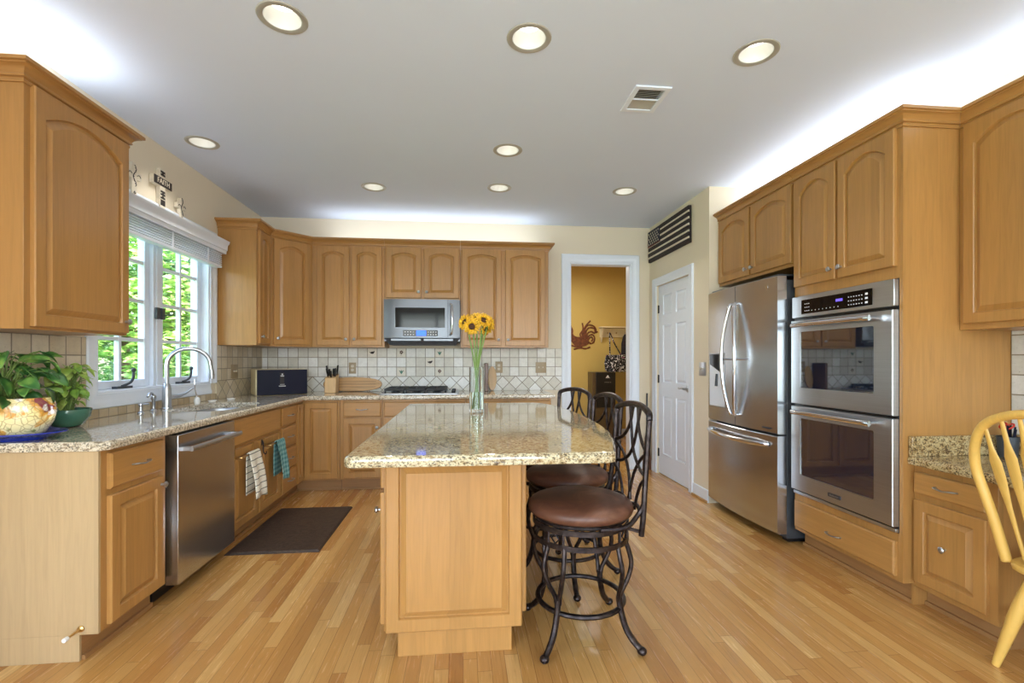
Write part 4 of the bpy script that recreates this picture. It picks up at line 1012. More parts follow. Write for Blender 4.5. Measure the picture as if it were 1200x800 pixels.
# ------------------------------------------------------------------ faucet and sink-side things
t = thing('kitchen_faucet', 'tall gooseneck kitchen faucet with a side lever behind the sink', 'faucet', (-2.01, 3.47, CT), 0)
m = MB(); m.lathe([(.034, .0005), (.034, .006), (.028, .012), (.026, .12), (.024, .15), (.020, .165), (.016, .175)], (0, 0, 0), 20)
m.build('base', 'nickel', t)
arc = [(0, 0, .17), (0, 0, .30)] + [(.0 + .11 - .11 * math.cos(a), .11 * .9 - .11 * .9 * math.cos(a) if 0 else .06 * (1 - math.cos(a)), .30 + .115 * math.sin(a)) for a in [PI * k / 12 for k in range(1, 12)]] + [(.222, .122, .285), (.228, .126, .24)]
MB().tube(arc, [.0145] * (len(arc) - 2) + [.0145, .017], 14).build('spout', 'nickel', t)
MB().lathe([(.017, -.035), (.019, 0), (.015, .004)], (.228, .126, .235), 16).build('spray_head', 'nickel', t)
MB().tube([(.015, .01, .085), (.05, .05, .085), (.075, .085, .10), (.10, .13, .135)], [.014, .012, .007, .006], 10).build('lever', 'nickel', t)
t = thing('filter_tap', 'small chrome water tap on the counter left of the tall faucet', 'faucet', (-2.01, 3.33, CT), 0)
MB().lathe([(.02, .0005), (.018, .008), (.010, .014), (.010, .07), (.016, .08), (.016, .10), (.006, .11)], seg=16).tube(spline([(0, 0, .095), (.01, -.03, .12), (.02, -.07, .12), (.025, -.10, .10)], 5), .007, 10).build('tap_body', 'nickel', t)
t = thing('soap_dispenser', 'short chrome soap pump set in the counter left of the faucets', 'soap dispenser', (-2.0, 3.19, CT), 0)
MB().lathe([(.018, .0005), (.018, .006), (.009, .012), (.009, .045), (.014, .05), (.014, .062), (.0, .064)], seg=16).tube([(0, 0, .055), (.045, .01, .058)], .005, 8).build('pump', 'nickel', t)
for (x, y, lb) in ((-1.99, 4.02, 'small flat white dish on the counter just right of the sink'), (-1.93, 4.20, 'small flat white dish on the counter nearer the black box')):
    t = thing('small_dish', lb, 'dish', (x, y, CT), 0); MB().lathe([(.022, .0005), (.032, .012), (.030, .012), (.018, .004), (0, .004)], seg=20).build('dish', 'plasticw', t)
t = thing('dish_brush', 'white handled bottle brush standing on the sill edge beside the faucet', 'brush', (-2.02, 3.86, CT), 0)
MB().tube(spline([(0, 0, .05), (.0, -.03, .12), (.0, -.035, .19)], 4), .004, 8).build('wire_handle', 'chrome', t)
MB().lathe([(.018, .0005), (.022, .02), (.018, .045), (.0, .055)], (0, 0, 0), 14).build('brush_head', 'plasticw', t)

# ------------------------------------------------------------------ back counter things
t = thing('countertop_box', 'glossy blue-black box with a small silver emblem in the counter corner', 'box', (-1.79, 4.86, CT), math.radians(31))
MB().box(-.225, .225, -.14, .14, .001, .245).build('body', 'cream_paint', t, bev=.008)
fr = MB().box(-.215, .225, -.150, -.141, .004, .242).build('front_panel', 'navy', t, bev=.002)
MB().box(-.018, .018, -.1515, -.1505, .11, .21).build('emblem_plate', 'black', fr)
MB().box(-.006, .006, -.153, -.152, .19, .204).box(-.016, .016, -.153, -.152, .178, .186).box(-.030, .030, -.153, -.152, .082, .090).box(-.02, .02, -.153, -.152, .1, .104).build('emblem', 'nickel', fr)
t = thing('knife_block', 'pale wooden knife block with black handled knives on the back counter', 'knife block', (-1.335, 5.02, CT), 0)
m = MB(); m.loops([[(-.055, -.06, .001), (.055, -.06, .001), (.055, .06, .001), (-.055, .06, .001)], [(-.055, -.045, .15), (.055, -.045, .15), (.055, .075, .19), (-.055, .075, .19)]]); m.build('block', 'block', t, bev=.003)
for (kx, ky, kl, tl) in ((-.04, .05, .115, -.15), (.04, .05, .12, .15), (-.02, .02, .08, -.02), (.015, .02, .085, .05), (0, -.02, .06, .0), (-.035, 0, .09, -.1), (.035, 0, .09, .1)):
    m = MB(); m.T = Matrix.Translation((kx, ky, .165)) @ Matrix.Rotation(tl, 4, 'Y') @ Matrix.Rotation(.25, 4, 'X'); m.loops([[(sx * a, sy * b, z) for sx, sy in ((-1, -1), (1, -1), (1, 1), (-1, 1))] for a, b, z in ((.006, .010, -.01), (.006, .010, .02), (.008, .013, kl * .6), (.007, .011, kl))]); m.build('knife_handle', 'black', t, bev=.003)
t = thing('surfboard_cutting_board', 'surfboard-shaped striped wooden board leaning on the back tiles', 'cutting board', (-1.16, 5.165, CT), 0)
m = MB(); m.T = Matrix.Rotation(math.radians(-9), 4, 'X')
pts = [(.30 * math.cos(a) * (1 if math.cos(a) > 0 else 1.0), .078 + .075 * math.sin(a) * (abs(math.sin(a)) ** -.25 if abs(math.sin(a)) > .01 else 1)) for a in [2 * PI * k / 40 for k in range(40)]]
m.plate(pts, -.009, .009); m.build('board', 'board', t, bev=.003)
m = MB(); m.T = Matrix.Rotation(math.radians(-9), 4, 'X')
for zz in (.05, .078, .106): m.box(-.24, .24, -.0098, -.009, zz - .0018, zz + .0018)
m.build('inlay_stripe', 'walnut', t)
t = thing('cutting_board', 'tall narrow dark board standing on edge behind the vase', 'cutting board', (.245, 5.10, CT), 0)
MB().box(-.016, .016, -.10, .10, .001, .30).build('board', 'walnut', t, bev=.004)
t = thing('oval_board', 'pale oval wooden board leaning beside the dark board behind the vase', 'cutting board', (.315, 5.17, CT), 0)
m = MB(); m.T = Matrix.Rotation(math.radians(-8), 4, 'X'); m.plate([(.048 * math.cos(a), .135 + .132 * math.sin(a)) for a in [2 * PI * k / 32 for k in range(32)]], -.008, .008); m.build('board', 'block', t, bev=.003)

# sunflower vase
VX, VY = .085, 3.06
t = thing('glass_vase', 'clear cylindrical glass vase holding sunflowers on the island', 'vase', (VX, VY, CT), 0)
MB().lathe([(0, .001), (.046, .001), (.047, .006), (.047, .285), (.048, .29), (.0455, .29), (.0435, .284), (.0435, .02), (0, .018)], seg=40).build('vase_body', 'glass', t)
MB().lathe([(0, .0185), (.0432, .0205), (.0432, .13), (0, .13)], seg=40).build('water', 'glass', t)
rnd = random.Random(5)
heads = [((-.075, -.01, .575), (-.75, -.6, .35)), ((-.03, -.045, .545), (-.15, -1, .05)), ((.005, .0, .60), (0, -.55, .8)), ((.045, -.03, .585), (.35, -.8, .5)), ((.085, .0, .57), (.85, -.35, .2)), ((.06, .01, .54), (.6, -.6, -.4))]
FL = ['with its head turned to the left', 'facing the camera at the front of the bunch', 'at the top of the bunch facing up', 'tilted up right of centre', 'with its head turned to the right', 'lowest on the right, hanging slightly down']
for (hp, hn), fl in zip(heads, FL):
    t = thing('sunflower', 'yellow sunflower on a long green stem, ' + fl, 'flower', (VX, VY, CT), 0, 'sunflowers in the glass vase')
    b0 = Vector((rnd.uniform(-.02, .02), rnd.uniform(-.02, .02), .024)); h = Vector(hp); nrm = Vector(hn).normalized()
    m = MB(); pts = spline([b0, Vector((hp[0] * .12, hp[1] * .12, .27)), Vector((hp[0] * .55, hp[1] * .5, .46)), h - nrm * .012], 6); m.tube(pts, .0048, 8); m.build('stem', 'stem', t)
    q = nrm.to_track_quat('Z', 'Y').to_matrix().to_4x4()
    m = MB(); m.T = Matrix.Translation(h) @ q; m.lathe([(.0, -.010), (.022, -.006), (.024, .0), (.018, .006), (.0, .008)], seg=18); m.build('disc', 'seed', t)
    m = MB()
    for ring, (nn, l_, el) in enumerate(((22, .040, .05), (18, .034, .5), (10, .026, .9))):
        for k in range(nn):
            a = 2 * PI * (k + ring * .5) / nn + rnd.uniform(-.08, .08); l2 = l_ * rnd.uniform(.85, 1.1)
            m.T = Matrix.Translation(h) @ q @ Matrix.Rotation(a, 4, 'Z') @ Matrix.Translation((.019, 0, 0)) @ Matrix.Rotation(-el + rnd.uniform(-.2, .2), 4, 'Y')
            m.loops([[(0, -.004, 0), (0, .004, 0)], [(l2 * .35, -.008, .002), (l2 * .35, .008, .002)], [(l2 * .75, -.006, .001), (l2 * .75, .006, .001)], [(l2, -.0008, -.002), (l2, .0008, -.002)]], cap0=False, cap1=False, closed=False)
    m.build('petals', 'petal', t, solid=.0012)
    m = MB()
    for k in range(9):
        a = 2 * PI * k / 9; m.T = Matrix.Translation(h) @ q @ Matrix.Rotation(a, 4, 'Z') @ Matrix.Translation((.012, 0, -.010))
        m.loops([[(0, -.006, 0), (0, .006, 0)], [(.018, -.006, .001), (.018, .006, .001)], [(.034, -.001, .004), (.034, .001, .004)]], cap0=False, cap1=False, closed=False)
    m.build('sepals', 'stem', t, solid=.001)

# ------------------------------------------------------------------ plants on the left counter
def leaf(m, T, L, W, droop=.35, heart=True):
    m.T = T; n = 6; rows = []
    for k in range(n + 1):
        t_ = k / n
        wv = W * (math.sin(PI * min(1, t_ * .93 + .07)) ** (.75 if heart else 1.0)) * (1.15 - .45 * t_) if k < n else .001
        x = L * t_; z = -droop * L * t_ * t_
        rows.append([(x, -wv, z + wv * .25), (x, -wv * .5, z + wv * .06), (x, 0, z), (x, wv * .5, z + wv * .06), (x, wv, z + wv * .25)])
    m.loops(rows, cap0=False, cap1=False, closed=False)
def plantlet(t, n, base, rad, hgt, L, W, matl, rnd, spread, zmin=0, xlim=None, sname='leaves'):
    ml = MB(); ms = MB()
    for k in range(n):
        a = rnd.uniform(0, 2 * PI); r = rad * math.sqrt(rnd.random()) * spread; hz = zmin + hgt * rnd.random() ** .8
        tip = Vector((base[0] + r * math.cos(a), base[1] + r * math.sin(a), base[2] + hz))
        if xlim is not None and tip.x < xlim: tip.x = xlim + rnd.uniform(0, .05)
        b0 = Vector((base[0] + rnd.uniform(-1, 1) * rad * .25, base[1] + rnd.uniform(-1, 1) * rad * .25, base[2]))
        mid_ = b0.lerp(tip, .6) + Vector((0, 0, hz * .25))
        ms.T = None; ms.tube(spline([b0, mid_, tip], 4), .0022, 5)
        aa = math.atan2(tip.y - base[1], tip.x - base[0]) + rnd.uniform(-.8, .8)
        if xlim is not None and tip.x < xlim + .07: aa = rnd.uniform(-1.4, 1.4)
        T = Matrix.Translation(tip) @ Matrix.Rotation(aa, 4, 'Z') @ Matrix.Rotation(rnd.uniform(-.2, .9), 4, 'Y') @ Matrix.Rotation(rnd.uniform(-.6, .6), 4, 'X')
        s_ = rnd.uniform(.7, 1.2); leaf(ml, T, L * s_, W * s_)
    ml.build(sname, matl, t, solid=.0008); ms.build('stems', 'stem', t)
PX, PYY = -1.895, 2.205
t = thing('blue_platter', 'cobalt blue glazed platter under the yellow flower pot on the left counter', 'platter', (PX, PYY, CT), 0)
MB().lathe([(0, .001), (.13, .001), (.14, .010), (.185, .022), (.208, .030), (.206, .034), (.18, .028), (.135, .016), (0, .014)], seg=48, sy=.62).build('plate', 'cobalt', t)
t = thing('painted_flower_pot', 'yellow crackled ceramic pot painted with flowers, holding a trailing pothos', 'plant pot', (PX, PYY, CT + .016), 0)
MB().lathe([(0, .001), (.105, .001), (.128, .012), (.155, .06), (.163, .10), (.158, .14), (.150, .160), (.144, .160), (.148, .14), (.140, .11), (0, .10)], seg=40, sy=.66).build('pot', 'majolica', t)
m = MB()
for s_ in (-1, 1): m.tube(spline([(s_ * .152, 0, .13), (s_ * .164, 0, .12), (s_ * .166, 0, .085), (s_ * .150, 0, .065)], 5), .010, 8)
m.build('pot_handle', 'majolica', t)
MB().lathe([(0, .138), (.142, .138), (.142, .134), (0, .13)], seg=24, sy=.66).build('soil', 'soil', t)
t = thing('pothos_plant', 'trailing pothos with large glossy dark green leaves in the yellow pot', 'plant', (PX, PYY, CT + .155), 0)
rnd = random.Random(11)
plantlet(t, 75, (-.02, -.02, .0), .155, .21, .078, .030, 'pothos', rnd, 1.0, .01, -.17)
t = thing('green_bowl_pot', 'small round green glazed bowl planter on the counter beside the window', 'plant pot', (-1.965, 2.59, CT), 0)
MB().lathe([(0, .001), (.045, .001), (.06, .010), (.088, .05), (.096, .085), (.094, .090), (.090, .088), (.082, .055), (0, .05)], seg=36).build('pot', 'teal', t)
MB().lathe([(0, .080), (.086, .078), (.08, .072), (0, .07)], seg=24).build('soil', 'soil', t)
t = thing('leafy_potted_plant', 'small light green leafy plant growing in the green bowl', 'plant', (-1.965, 2.59, CT + .081), 0)
plantlet(t, 95, (0, 0, 0), .085, .20, .045, .018, 'basil', random.Random(4), 1.0, .03, -.10)

# ------------------------------------------------------------------ towels and bars on the sink doors
XF = XB + .020
for (y0, y1, lb) in ((3.235, 3.52, 'brass over-door towel bar on the left sink door'), (3.70, 3.99, 'brass over-door towel bar on the right sink door')):
    t = thing('towel_bar', lb, 'towel bar', (XF, y0, 0), RL); L_ = y1 - y0
    m = MB(); m.tube(spline([(0.01, -.002, .60), (0.01, -.04, .60), (.03, -.045, .60), (L_ - .03, -.045, .60), (L_ - .01, -.04, .60), (L_ - .01, -.002, .60)], 5), .005, 8); m.build('bar', 'brass', t)
    m = MB()
    for x in (.01, L_ - .01): m.box(x - .008, x + .008, -.0035, -.001, .59, .655); m.box(x - .008, x + .008, -.0035, .004, .6535, .6555)
    m.build('door_hook', 'brass', t)
def towel(y0, y1, zt, zb, lb, mat, seed):
    t = thing('hanging_towel', lb, 'towel', (XF, y0, 0), RL); W_ = y1 - y0; n = 16; rows = []
    path = [(-.034, zb + .03)] + [(-.034, zb + .03 + (zt - zb - .04) * k / 6) for k in range(1, 6)] + [(-.036, zt - .006), (-.045, zt + .004), (-.056, zt - .004)] + [(-.058 - .004 * k, zt - (zt - zb) * k / 8) for k in range(1, 9)]
    for i, (y, z) in enumerate(path):
        r_ = []
        for k in range(n + 1):
            u = k / n; amp = .007 * min(1, abs(zt - z) / .12)
            front = y < -.045
            r_.append((u * W_ + (.01 * math.sin(z * 20) if front else .0), y + (-1 if front else .4) * amp * (1 + math.sin(u * 8 + seed)) * (1 if front else .5), z + (.008 * math.sin(u * 4 + seed) if front else 0)))
        rows.append(r_)
    m = MB(); m.loops(rows, cap0=False, cap1=False, closed=False); m.build('cloth', mat, t, solid=.004)
towel(3.335, 3.50, .612, .30, 'cream towel with thin dark stripes hanging on the left sink door', 'towel1', 0)
towel(3.80, 3.96, .612, .315, 'teal checked towel hanging on the right sink door', 'towel2', 2)
t = thing('over_door_hook', 'small dark metal hook over the top of the sink cabinet door', 'hook', (XF, 3.66, 0), RL)
MB().tube(spline([(0, -.003, .645), (0, -.012, .62), (0, -.014, .56), (0, -.03, .545), (0, -.035, .565)], 5), .004, 8).box(-.006, .006, -.004, -.001, .61, .652).build('hook', 'castiron', t)
t = thing('kitchen_mat', 'dark brown textured anti-fatigue mat on the floor before the sink', 'mat', (0, 0, 0), 0)
m = MB(); m.slab([(-1.50, 3.17), (-.92, 3.17), (-.92, 4.10), (-1.50, 4.10)], [], [(0, .0005), (.0, .004), (.012, .014)]); m.build('mat', 'mat', t)
t = thing('door_stop', 'brass door stop with a white tip on the pale end panel at the lower left', 'door stop', (-1.555, 2.1175, .135), 0)
MB().lathe([(.013, 0), (.013, -.004), (.005, -.008), (.0045, -.070)], seg=12, axis='y').build('rod', 'brass', t); MB().lathe([(.0085, -.068), (.009, -.085), (.006, -.088), (0, -.088)], seg=12, axis='y').build('tip', 'plasticw', t)

# ------------------------------------------------------------------ wall decorations
def cross(y, z, w_, h, bar, lb, faith=False):
    t = thing('wall_cross', lb, 'cross', (XL + .001, y, z), PI / 2)
    zc = h * .18; b = bar / 2
    def outline(g): return [(-b - g, -h / 2 - g), (b + g, -h / 2 - g), (b + g, zc - b - g), (w_ / 2 + g, zc - b - g), (w_ / 2 + g, zc + b + g), (b + g, zc + b + g), (b + g, h / 2 + g), (-b - g, h / 2 + g), (-b - g, zc + b + g), (-w_ / 2 - g, zc + b + g), (-w_ / 2 - g, zc - b - g), (-b - g, zc - b - g)]
    MB().plate(outline(0), -.028, -.001).build('cross_body', 'weather_w', t, bev=.002)
    if faith:
        MB().box(-w_ / 2 + .004, w_ / 2 - .004, -.033, -.0285, zc - b + .002, zc + b - .002).build('word_panel', 'weather_b', t)
        text('FAITH', b * 1.75, .0012, Matrix.Translation((0, -.0345, zc)) @ TX, 'weather_w', t)
        m = MB()
        for zz in (-.36, -.31, -.27, -.20, -.12, -.05, .36, .43): m.box(-b + .004, b - .004, -.0295, -.0285, zz * h - .006, zz * h + .008)
        m.build('patterned_bands', 'weather_b', t)
        m = MB()
        for zz in (-.165, -.09, .40): m.T = Matrix.Translation((0, -.029, zz * h)) @ Matrix.Rotation(.78, 4, 'Y'); m.box(-.008, .008, -.001, .0, -.008, .008)
        m.build('diamond_marks', 'weather_b', t)
    else:
        m = MB()
        for k in range(9):
            a = k * .9; m.tube(spline([(math.cos(a) * b * .3, -.0295, zc - .07 + k * .014), (math.cos(a) * b * .7, -.0295, zc - .06 + k * .014), (math.cos(a + .8) * b * .6, -.0295, zc - .05 + k * .014)], 3), .0022, 5)
        for s_ in (-1, 1): m.tube(spline([(s_ * b, -.0295, zc), (s_ * w_ * .32, -.0295, zc + b * .4), (s_ * w_ * .42, -.0295, zc - b * .2)], 4), .002, 5)
        for k in range(4): m.sphere((math.cos(k * 1.6) * .007, -.0295, -h * .30 + math.sin(k * 1.6) * .007), .005, 6, sc=(1, .3, 1))
        m.build('carved_flourish', 'weather_b', t)
cross(3.245, 2.365, .135, .235, .045, 'pale carved wooden wall cross closest to the large wall cabinet, left of the FAITH cross')
cross(3.53, 2.41, .20, .285, .058, 'black and white wooden wall cross lettered FAITH above the window', True)
cross(3.755, 2.335, .105, .185, .036, 'small pale carved wooden wall cross right of the FAITH cross')
# wooden flag above the pantry door
t = thing('wooden_flag', 'slatted wooden american flag with dark and cream stripes above the pantry door', 'wall decoration', (XP - .001, 5.19, 2.325), RR)
fl, fh = .97, .345
MB().box(0, fl, -.022, -.002, 0, fh).build('backing', 'charred', t, bev=.002)
m1_ = MB(); m2_ = MB()
for k in range(11):
    q_ = (fh - .008) / 11; z0_ = .004 + k * q_ - (.0045 if k % 2 == 0 else -.006); z0_ = max(.002, z0_); z1_ = .004 + (k + 1) * q_ + (.0045 if k % 2 == 0 else -.006) - .001; x0_ = .32 if z0_ > fh * .52 else .003
    (m1_ if k % 2 == 0 else m2_).box(x0_, fl - .003, -.030 - (k % 3) * .002, -.0225, z0_, z1_)
m1_.build('dark_slats', 'charred', t); m2_.build('cream_slats', 'weather_w', t)
MB().box(.003, .318, -.035, -.0225, fh * .53, fh - .004).build('canton', 'bluewood', t)
m = MB()
for r_ in range(5):
    for c_ in range(6 - r_ % 2):
        cx, cz = .035 + c_ * .05 + (r_ % 2) * .025, fh * .57 + r_ * .028; pts = []
        for k in range(10):
            a = PI / 2 + k * PI / 5; rr_ = .012 if k % 2 == 0 else .005; pts.append((cx + rr_ * math.cos(a), cz + rr_ * math.sin(a)))
        m.plate(pts, -.0375, -.0355)
m.build('stars', 'weather_w', t)
MB().box(.003, .34, -.036, -.0355, fh * .48, fh * .525).build('red_slat', 'red_br', t)

# mudroom things
def rp(a, b): return ((a - 290) * .00101, (340 - b) * .00101)
t = thing('rooster_wall_art', 'rusty brown metal rooster silhouette on the mustard wall beyond the doorway', 'wall decoration', (1.955, 7.498, 1.650), 0)
ol = [(30, 250), (60, 230), (78, 245), (92, 290), (88, 335), (112, 368), (160, 385), (210, 385), (250, 395), (300, 425), (345, 455), (335, 500), (285, 530), (200, 545), (120, 525), (70, 470), (40, 420), (20, 330)]
body = [rp(p.x, p.y) for p in spline([Vector((a, b, 0)) for a, b in ol], 3, True)]
MB().plate(body, -.012, -.002).build('body', 'rust', t)
m = MB(); m.plate([rp(*p) for p in ((-60, 300), (-20, 250), (-10, 200), (10, 225), (25, 190), (40, 225), (62, 205), (64, 300), (20, 330))], -.011, -.003); m.build('head', 'rust', t)
for P in ([(245, 410), (236, 330), (250, 250), (238, 165)], [(270, 420), (255, 300), (300, 205), (370, 128)], [(285, 410), (280, 270), (330, 200), (420, 212), (462, 280), (440, 322), (490, 300)],
          [(300, 420), (300, 300), (350, 240), (430, 252), (447, 305)], [(310, 425), (322, 335), (380, 300), (440, 330)], [(320, 440), (340, 372), (400, 350), (438, 400), (420, 470), (370, 490), (352, 465)],
          [(325, 470), (340, 420), (380, 385), (408, 420), (385, 455)], [(225, 400), (203, 345), (240, 290)], [(100, 582), (200, 560), (290, 572), (368, 545)], [(60, 520), (150, 545), (240, 552)]):
    MB().tube(spline([Vector((rp(a, b)[0], -.008, rp(a, b)[1])) for a, b in P], 5), .0125, 6, flat=.45, up=(1, 0, .3)).build('plume', 'rust', t)
t = thing('coat_shelf', 'cream wall shelf with hooks on the mustard mudroom wall', 'shelf', (2.17, 7.498, 1.52), 0)
MB().box(0, .50, -.17, -.001, .225, .245).box(.02, .50, -.02, -.001, .08, .224).build('shelf_board', 'cream_paint', t, bev=.003)
m = MB()
for x in (.03,): m.loops([[(x, -.02, .22), (x, -.15, .22), (x, -.03, .0), (x, -.02, .0)], [(x + .02, -.02, .22), (x + .02, -.15, .22), (x + .02, -.03, .0), (x + .02, -.02, .0)]])
m.build('bracket', 'cream_paint', t)
for x in (.14, .28, .43): MB().tube(spline([(x, -.02, .15), (x, -.06, .14), (x, -.07, .16)], 4), .006, 6).build('hook', 'brass', t)
t = thing('patterned_tote_bag', 'black and white patterned tote bag hanging from the mudroom hooks', 'bag', (2.425, 7.31, 1.045), 0)
m = MB(); L = []
for z, wx, wy in ((.0, .16, .05), (.03, .20, .065), (.14, .215, .06), (.25, .19, .03), (.27, .185, .02)): L.append([(wx * math.cos(a) * (1 if abs(math.cos(a)) < .9 else 1), wy * math.sin(a), z) for a in [2 * PI * k / 24 for k in range(24)]])
m.loops(L); m.build('bag_body', 'bag', t)
m = MB(); m.tube(spline([(-.13, -.02, .25), (-.125, .0, .45), (-.11, .05, .62), (-.05, .0, .45), (.06, -.02, .25)], 5), .010, 6, flat=.4); m.build('strap', 'bag', t)
t = thing('dark_jacket', 'dark jacket hanging from a hook at the right behind the tote bag', 'jacket', (2.61, 7.44, 1.05), 0)
m = MB(); L = []
for z, wx, wy in ((.0, .05, .03), (.05, .06, .04), (.3, .075, .045), (.45, .07, .04), (.56, .045, .03), (.60, .02, .02)): L.append([(wx * math.cos(a) * (1 + .15 * math.sin(3 * a)), wy * math.sin(a) * (1 + .2 * math.cos(5 * a)), z) for a in [2 * PI * k / 20 for k in range(20)]])
m.loops(L); m.build('jacket_body', 'cloth_dark', t)
t = thing('black_cabinet', 'black door cabinet with small white emblem in the mudroom, olive side', 'cabinet', (2.0, 7.20, 0), 0)
MB().box(-.01, .350, .0, .28, .0005, 1.045).build('body', 'olive', t, bev=.003)
o = MB().box(.045, .350, -.02, -.001, .50, 1.04).build('door', 'black', t, bev=.004)
MB().plate([(.20, .97), (.25, .97), (.225, 1.0)], -.0225, -.0205).box(.195, .255, -.0225, -.0205, .955, .963).build('emblem', 'plasticw', o)
m = MB()
for k in range(4): m.box(.18 + k * .028, .188 + k * .028, -.0222, -.0205, .885, .892)
m.build('marks', 'putty2', o)
MB().lathe([(.012, 0), (.012, -.02), (0, -.022)], (.09, -.021, .70), 12, axis='y').build('knob', 'plasticw', o)
MB().box(.045, .350, -.015, -.001, .02, .49).build('lower_panel', 'olive', t, bev=.003)
# broom in the corner by the pantry door
t = thing('broom', 'brown bristled hand broom with grey handle leaning in the corner beside the pantry door', 'broom', (2.055, 5.17, 0), 0)
m = MB(); m.loops([[(sx * a, sy * b, z) for sx, sy in ((-1, -1), (1, -1), (1, 1), (-1, 1))] for a, b, z in ((.045, .018, .001), (.038, .016, .15), (.02, .012, .36), (.012, .010, .40))]); m.build('bristles', 'sisal', t)
MB().tube([(0, 0, .38), (.005, .01, .86)], .009, 10).build('handle', 'greymetal', t)

# ------------------------------------------------------------------ bar stools
def make_stool(label, loc, rz, base_rz):
    t = thing('bar_stool', label, 'bar stool', loc, rz, 'swivel bar stools along the island')
    MB().lathe([(0, .543), (.19, .543), (.218, .549), (.232, .560), (.2365, .575), (.233, .590), (.221, .603), (.195, .613), (.15, .620), (.08, .625), (0, .626)], seg=44).build('seat_cushion', 'leather', t)
    MB().lathe([(0, .528), (.205, .528), (.21, .534), (.205, .542), (0, .542)], seg=40).build('seat_frame', 'iron', t)
    Rb = Matrix.Rotation(base_rz, 4, 'Z')
    def ring(m, r, z, h, th):
        m.lathe([(r - th, z), (r, z), (r, z + h), (r - th, z + h), (r - th, z)], seg=44)
    for z in (.505, .440):
        m = MB(); n = 44; R_ = []
        for r, zz in ((.208, z), (.216, z), (.216, z + .022), (.208, z + .022)): R_.append([m.v((r * math.cos(2 * PI * k / n), r * math.sin(2 * PI * k / n), zz)) for k in range(n)])
        for i in range(4):
            for k in range(n): m.f([R_[i][k], R_[i][(k + 1) % n], R_[(i + 1) % 4][(k + 1) % n], R_[(i + 1) % 4][k]])
        m.build('apron_ring', 'iron', t)
    for q in range(4):
        m = MB(); m.T = Rb
        a0 = PI / 4 + q * PI / 2
        for da in (-.17, .17):
            a = a0 + da; m.tube([(.212 * math.cos(a), .212 * math.sin(a), .462), (.212 * math.cos(a), .212 * math.sin(a), .506)], .007, 6)
        P = [(0, .465), (.09, .484), (0, .503), (-.09, .484)]
        m.tube([(.212 * math.cos(a0 + u), .212 * math.sin(a0 + u), z) for u, z in P], .0045, 6, closed=True)
        m.build('apron_scroll', 'iron', t)
    m = MB(); m.tube([(0, 0, .505), (0, 0, .532)], .06, 16); m.tube([(-.21, 0, .515), (.21, 0, .515)], .009, 6); m.tube([(0, -.21, .515), (0, .21, .515)], .009, 6); m.build('swivel_plate', 'iron', t)
    for q in range(4):
        a0 = PI / 4 + q * PI / 2; m = MB(); m.T = Rb @ Matrix.Rotation(a0, 4, 'Z')
        for s_ in (-1, 1):
            P = [(.205 * math.cos(.19), s_ * .205 * math.sin(.19) * 1.0, .45), (.216, s_ * .046, .40), (.226, s_ * .046, .35), (.216, s_ * .032, .29), (.196, s_ * .012, .235), (.190, s_ * .006, .20)]
            m.tube(spline(P, 5), .0105, 8)
        P = [(.190, 0, .215), (.198, 0, .16), (.222, 0, .09), (.258, 0, .045), (.29, 0, .022)]
        m.tube(spline(P, 5), [.014] * 16 + [.013] * 4 + [.012], 8)
        m.sphere((.293, 0, .0185), .018, 12, sc=(1.15, 1.15, .95))
        m.build('leg', 'iron', t)
    m = MB(); n = 44; m.tube([(.192 * math.cos(2 * PI * k / n), .192 * math.sin(2 * PI * k / n), .165) for k in range(n)], .0105, 8, closed=True, flat=1.2); m.build('foot_ring', 'iron', t)
    # backrest on the +x side; u across, v up, bowed
    def bp(u, v): return (.235 + .03 * (v - .6) / .4 - .5 * u * u, u, v - .008)
    W_ = .188
    m = MB()
    for s_ in (-1, 1): m.tube(spline([bp(s_ * .20 * .95, .50), bp(s_ * .20, .60), bp(s_ * W_, .80), bp(s_ * W_, .985)], 6), .0125, 8)
    m.tube(spline([bp(-W_, .985), bp(-W_ * .93, 1.012), bp(-W_ * .5, 1.032), bp(0, 1.038), bp(W_ * .5, 1.032), bp(W_ * .93, 1.012), bp(W_, .985)], 6), .0145, 8)
    m.build('back_frame', 'iron', t)
    m = MB()
    for s_ in (-1, 1):
        for P in ([(-W_, .845), (-.11, .875), (-.05, .94), (-.025, 1.03)], [(-W_, .845), (-.10, .80), (-.03, .72), (.01, .60)], [(-W_, .745), (-.09, .765), (.0, .84), (.06, 1.03)], [(-W_, .735), (-.13, .70), (-.09, .64), (-.07, .575)]):
            m.tube(spline([bp(s_ * u, v) for u, v in P], 6), .0085, 7, flat=.8)
    m.build('back_lattice', 'iron', t)
    m = MB()
    for s_ in (-1, 1):
        m.tube(spline([bp(s_ * .20, .64), (.19, s_ * .20, .585), (.12, s_ * .235, .545), (.02, s_ * .225, .535)], 6), .010, 7)
    m.tube(spline([bp(-.20, .575), bp(-.1, .60), bp(0, .585), bp(.1, .60), bp(.20, .575)], 5), .009, 7)
    m.tube([(.10, -.12, .525), bp(-.19, .515)], .008, 6); m.tube([(.10, .12, .525), bp(.19, .515)], .008, 6)
    m.build('back_bracket', 'iron', t)
    return t
make_stool('nearest iron bar stool with brown leather seat, fully in view beside the island', (.53, 2.125, 0), .05, -.02)
make_stool('middle iron bar stool with brown leather seat, half under the island countertop', (.590, 2.68, 0), .13, .62)
make_stool('farthest iron bar stool, only its back rising beyond the island countertop', (.535, 3.165, 0), .36, .3)

# ------------------------------------------------------------------ windsor desk chair
t = thing('windsor_chair', 'yellow oak bow-back windsor chair standing at the desk on the right', 'chair', (2.315, 1.49, 0), 0)
t.rotation_euler = (0, 0, 0)
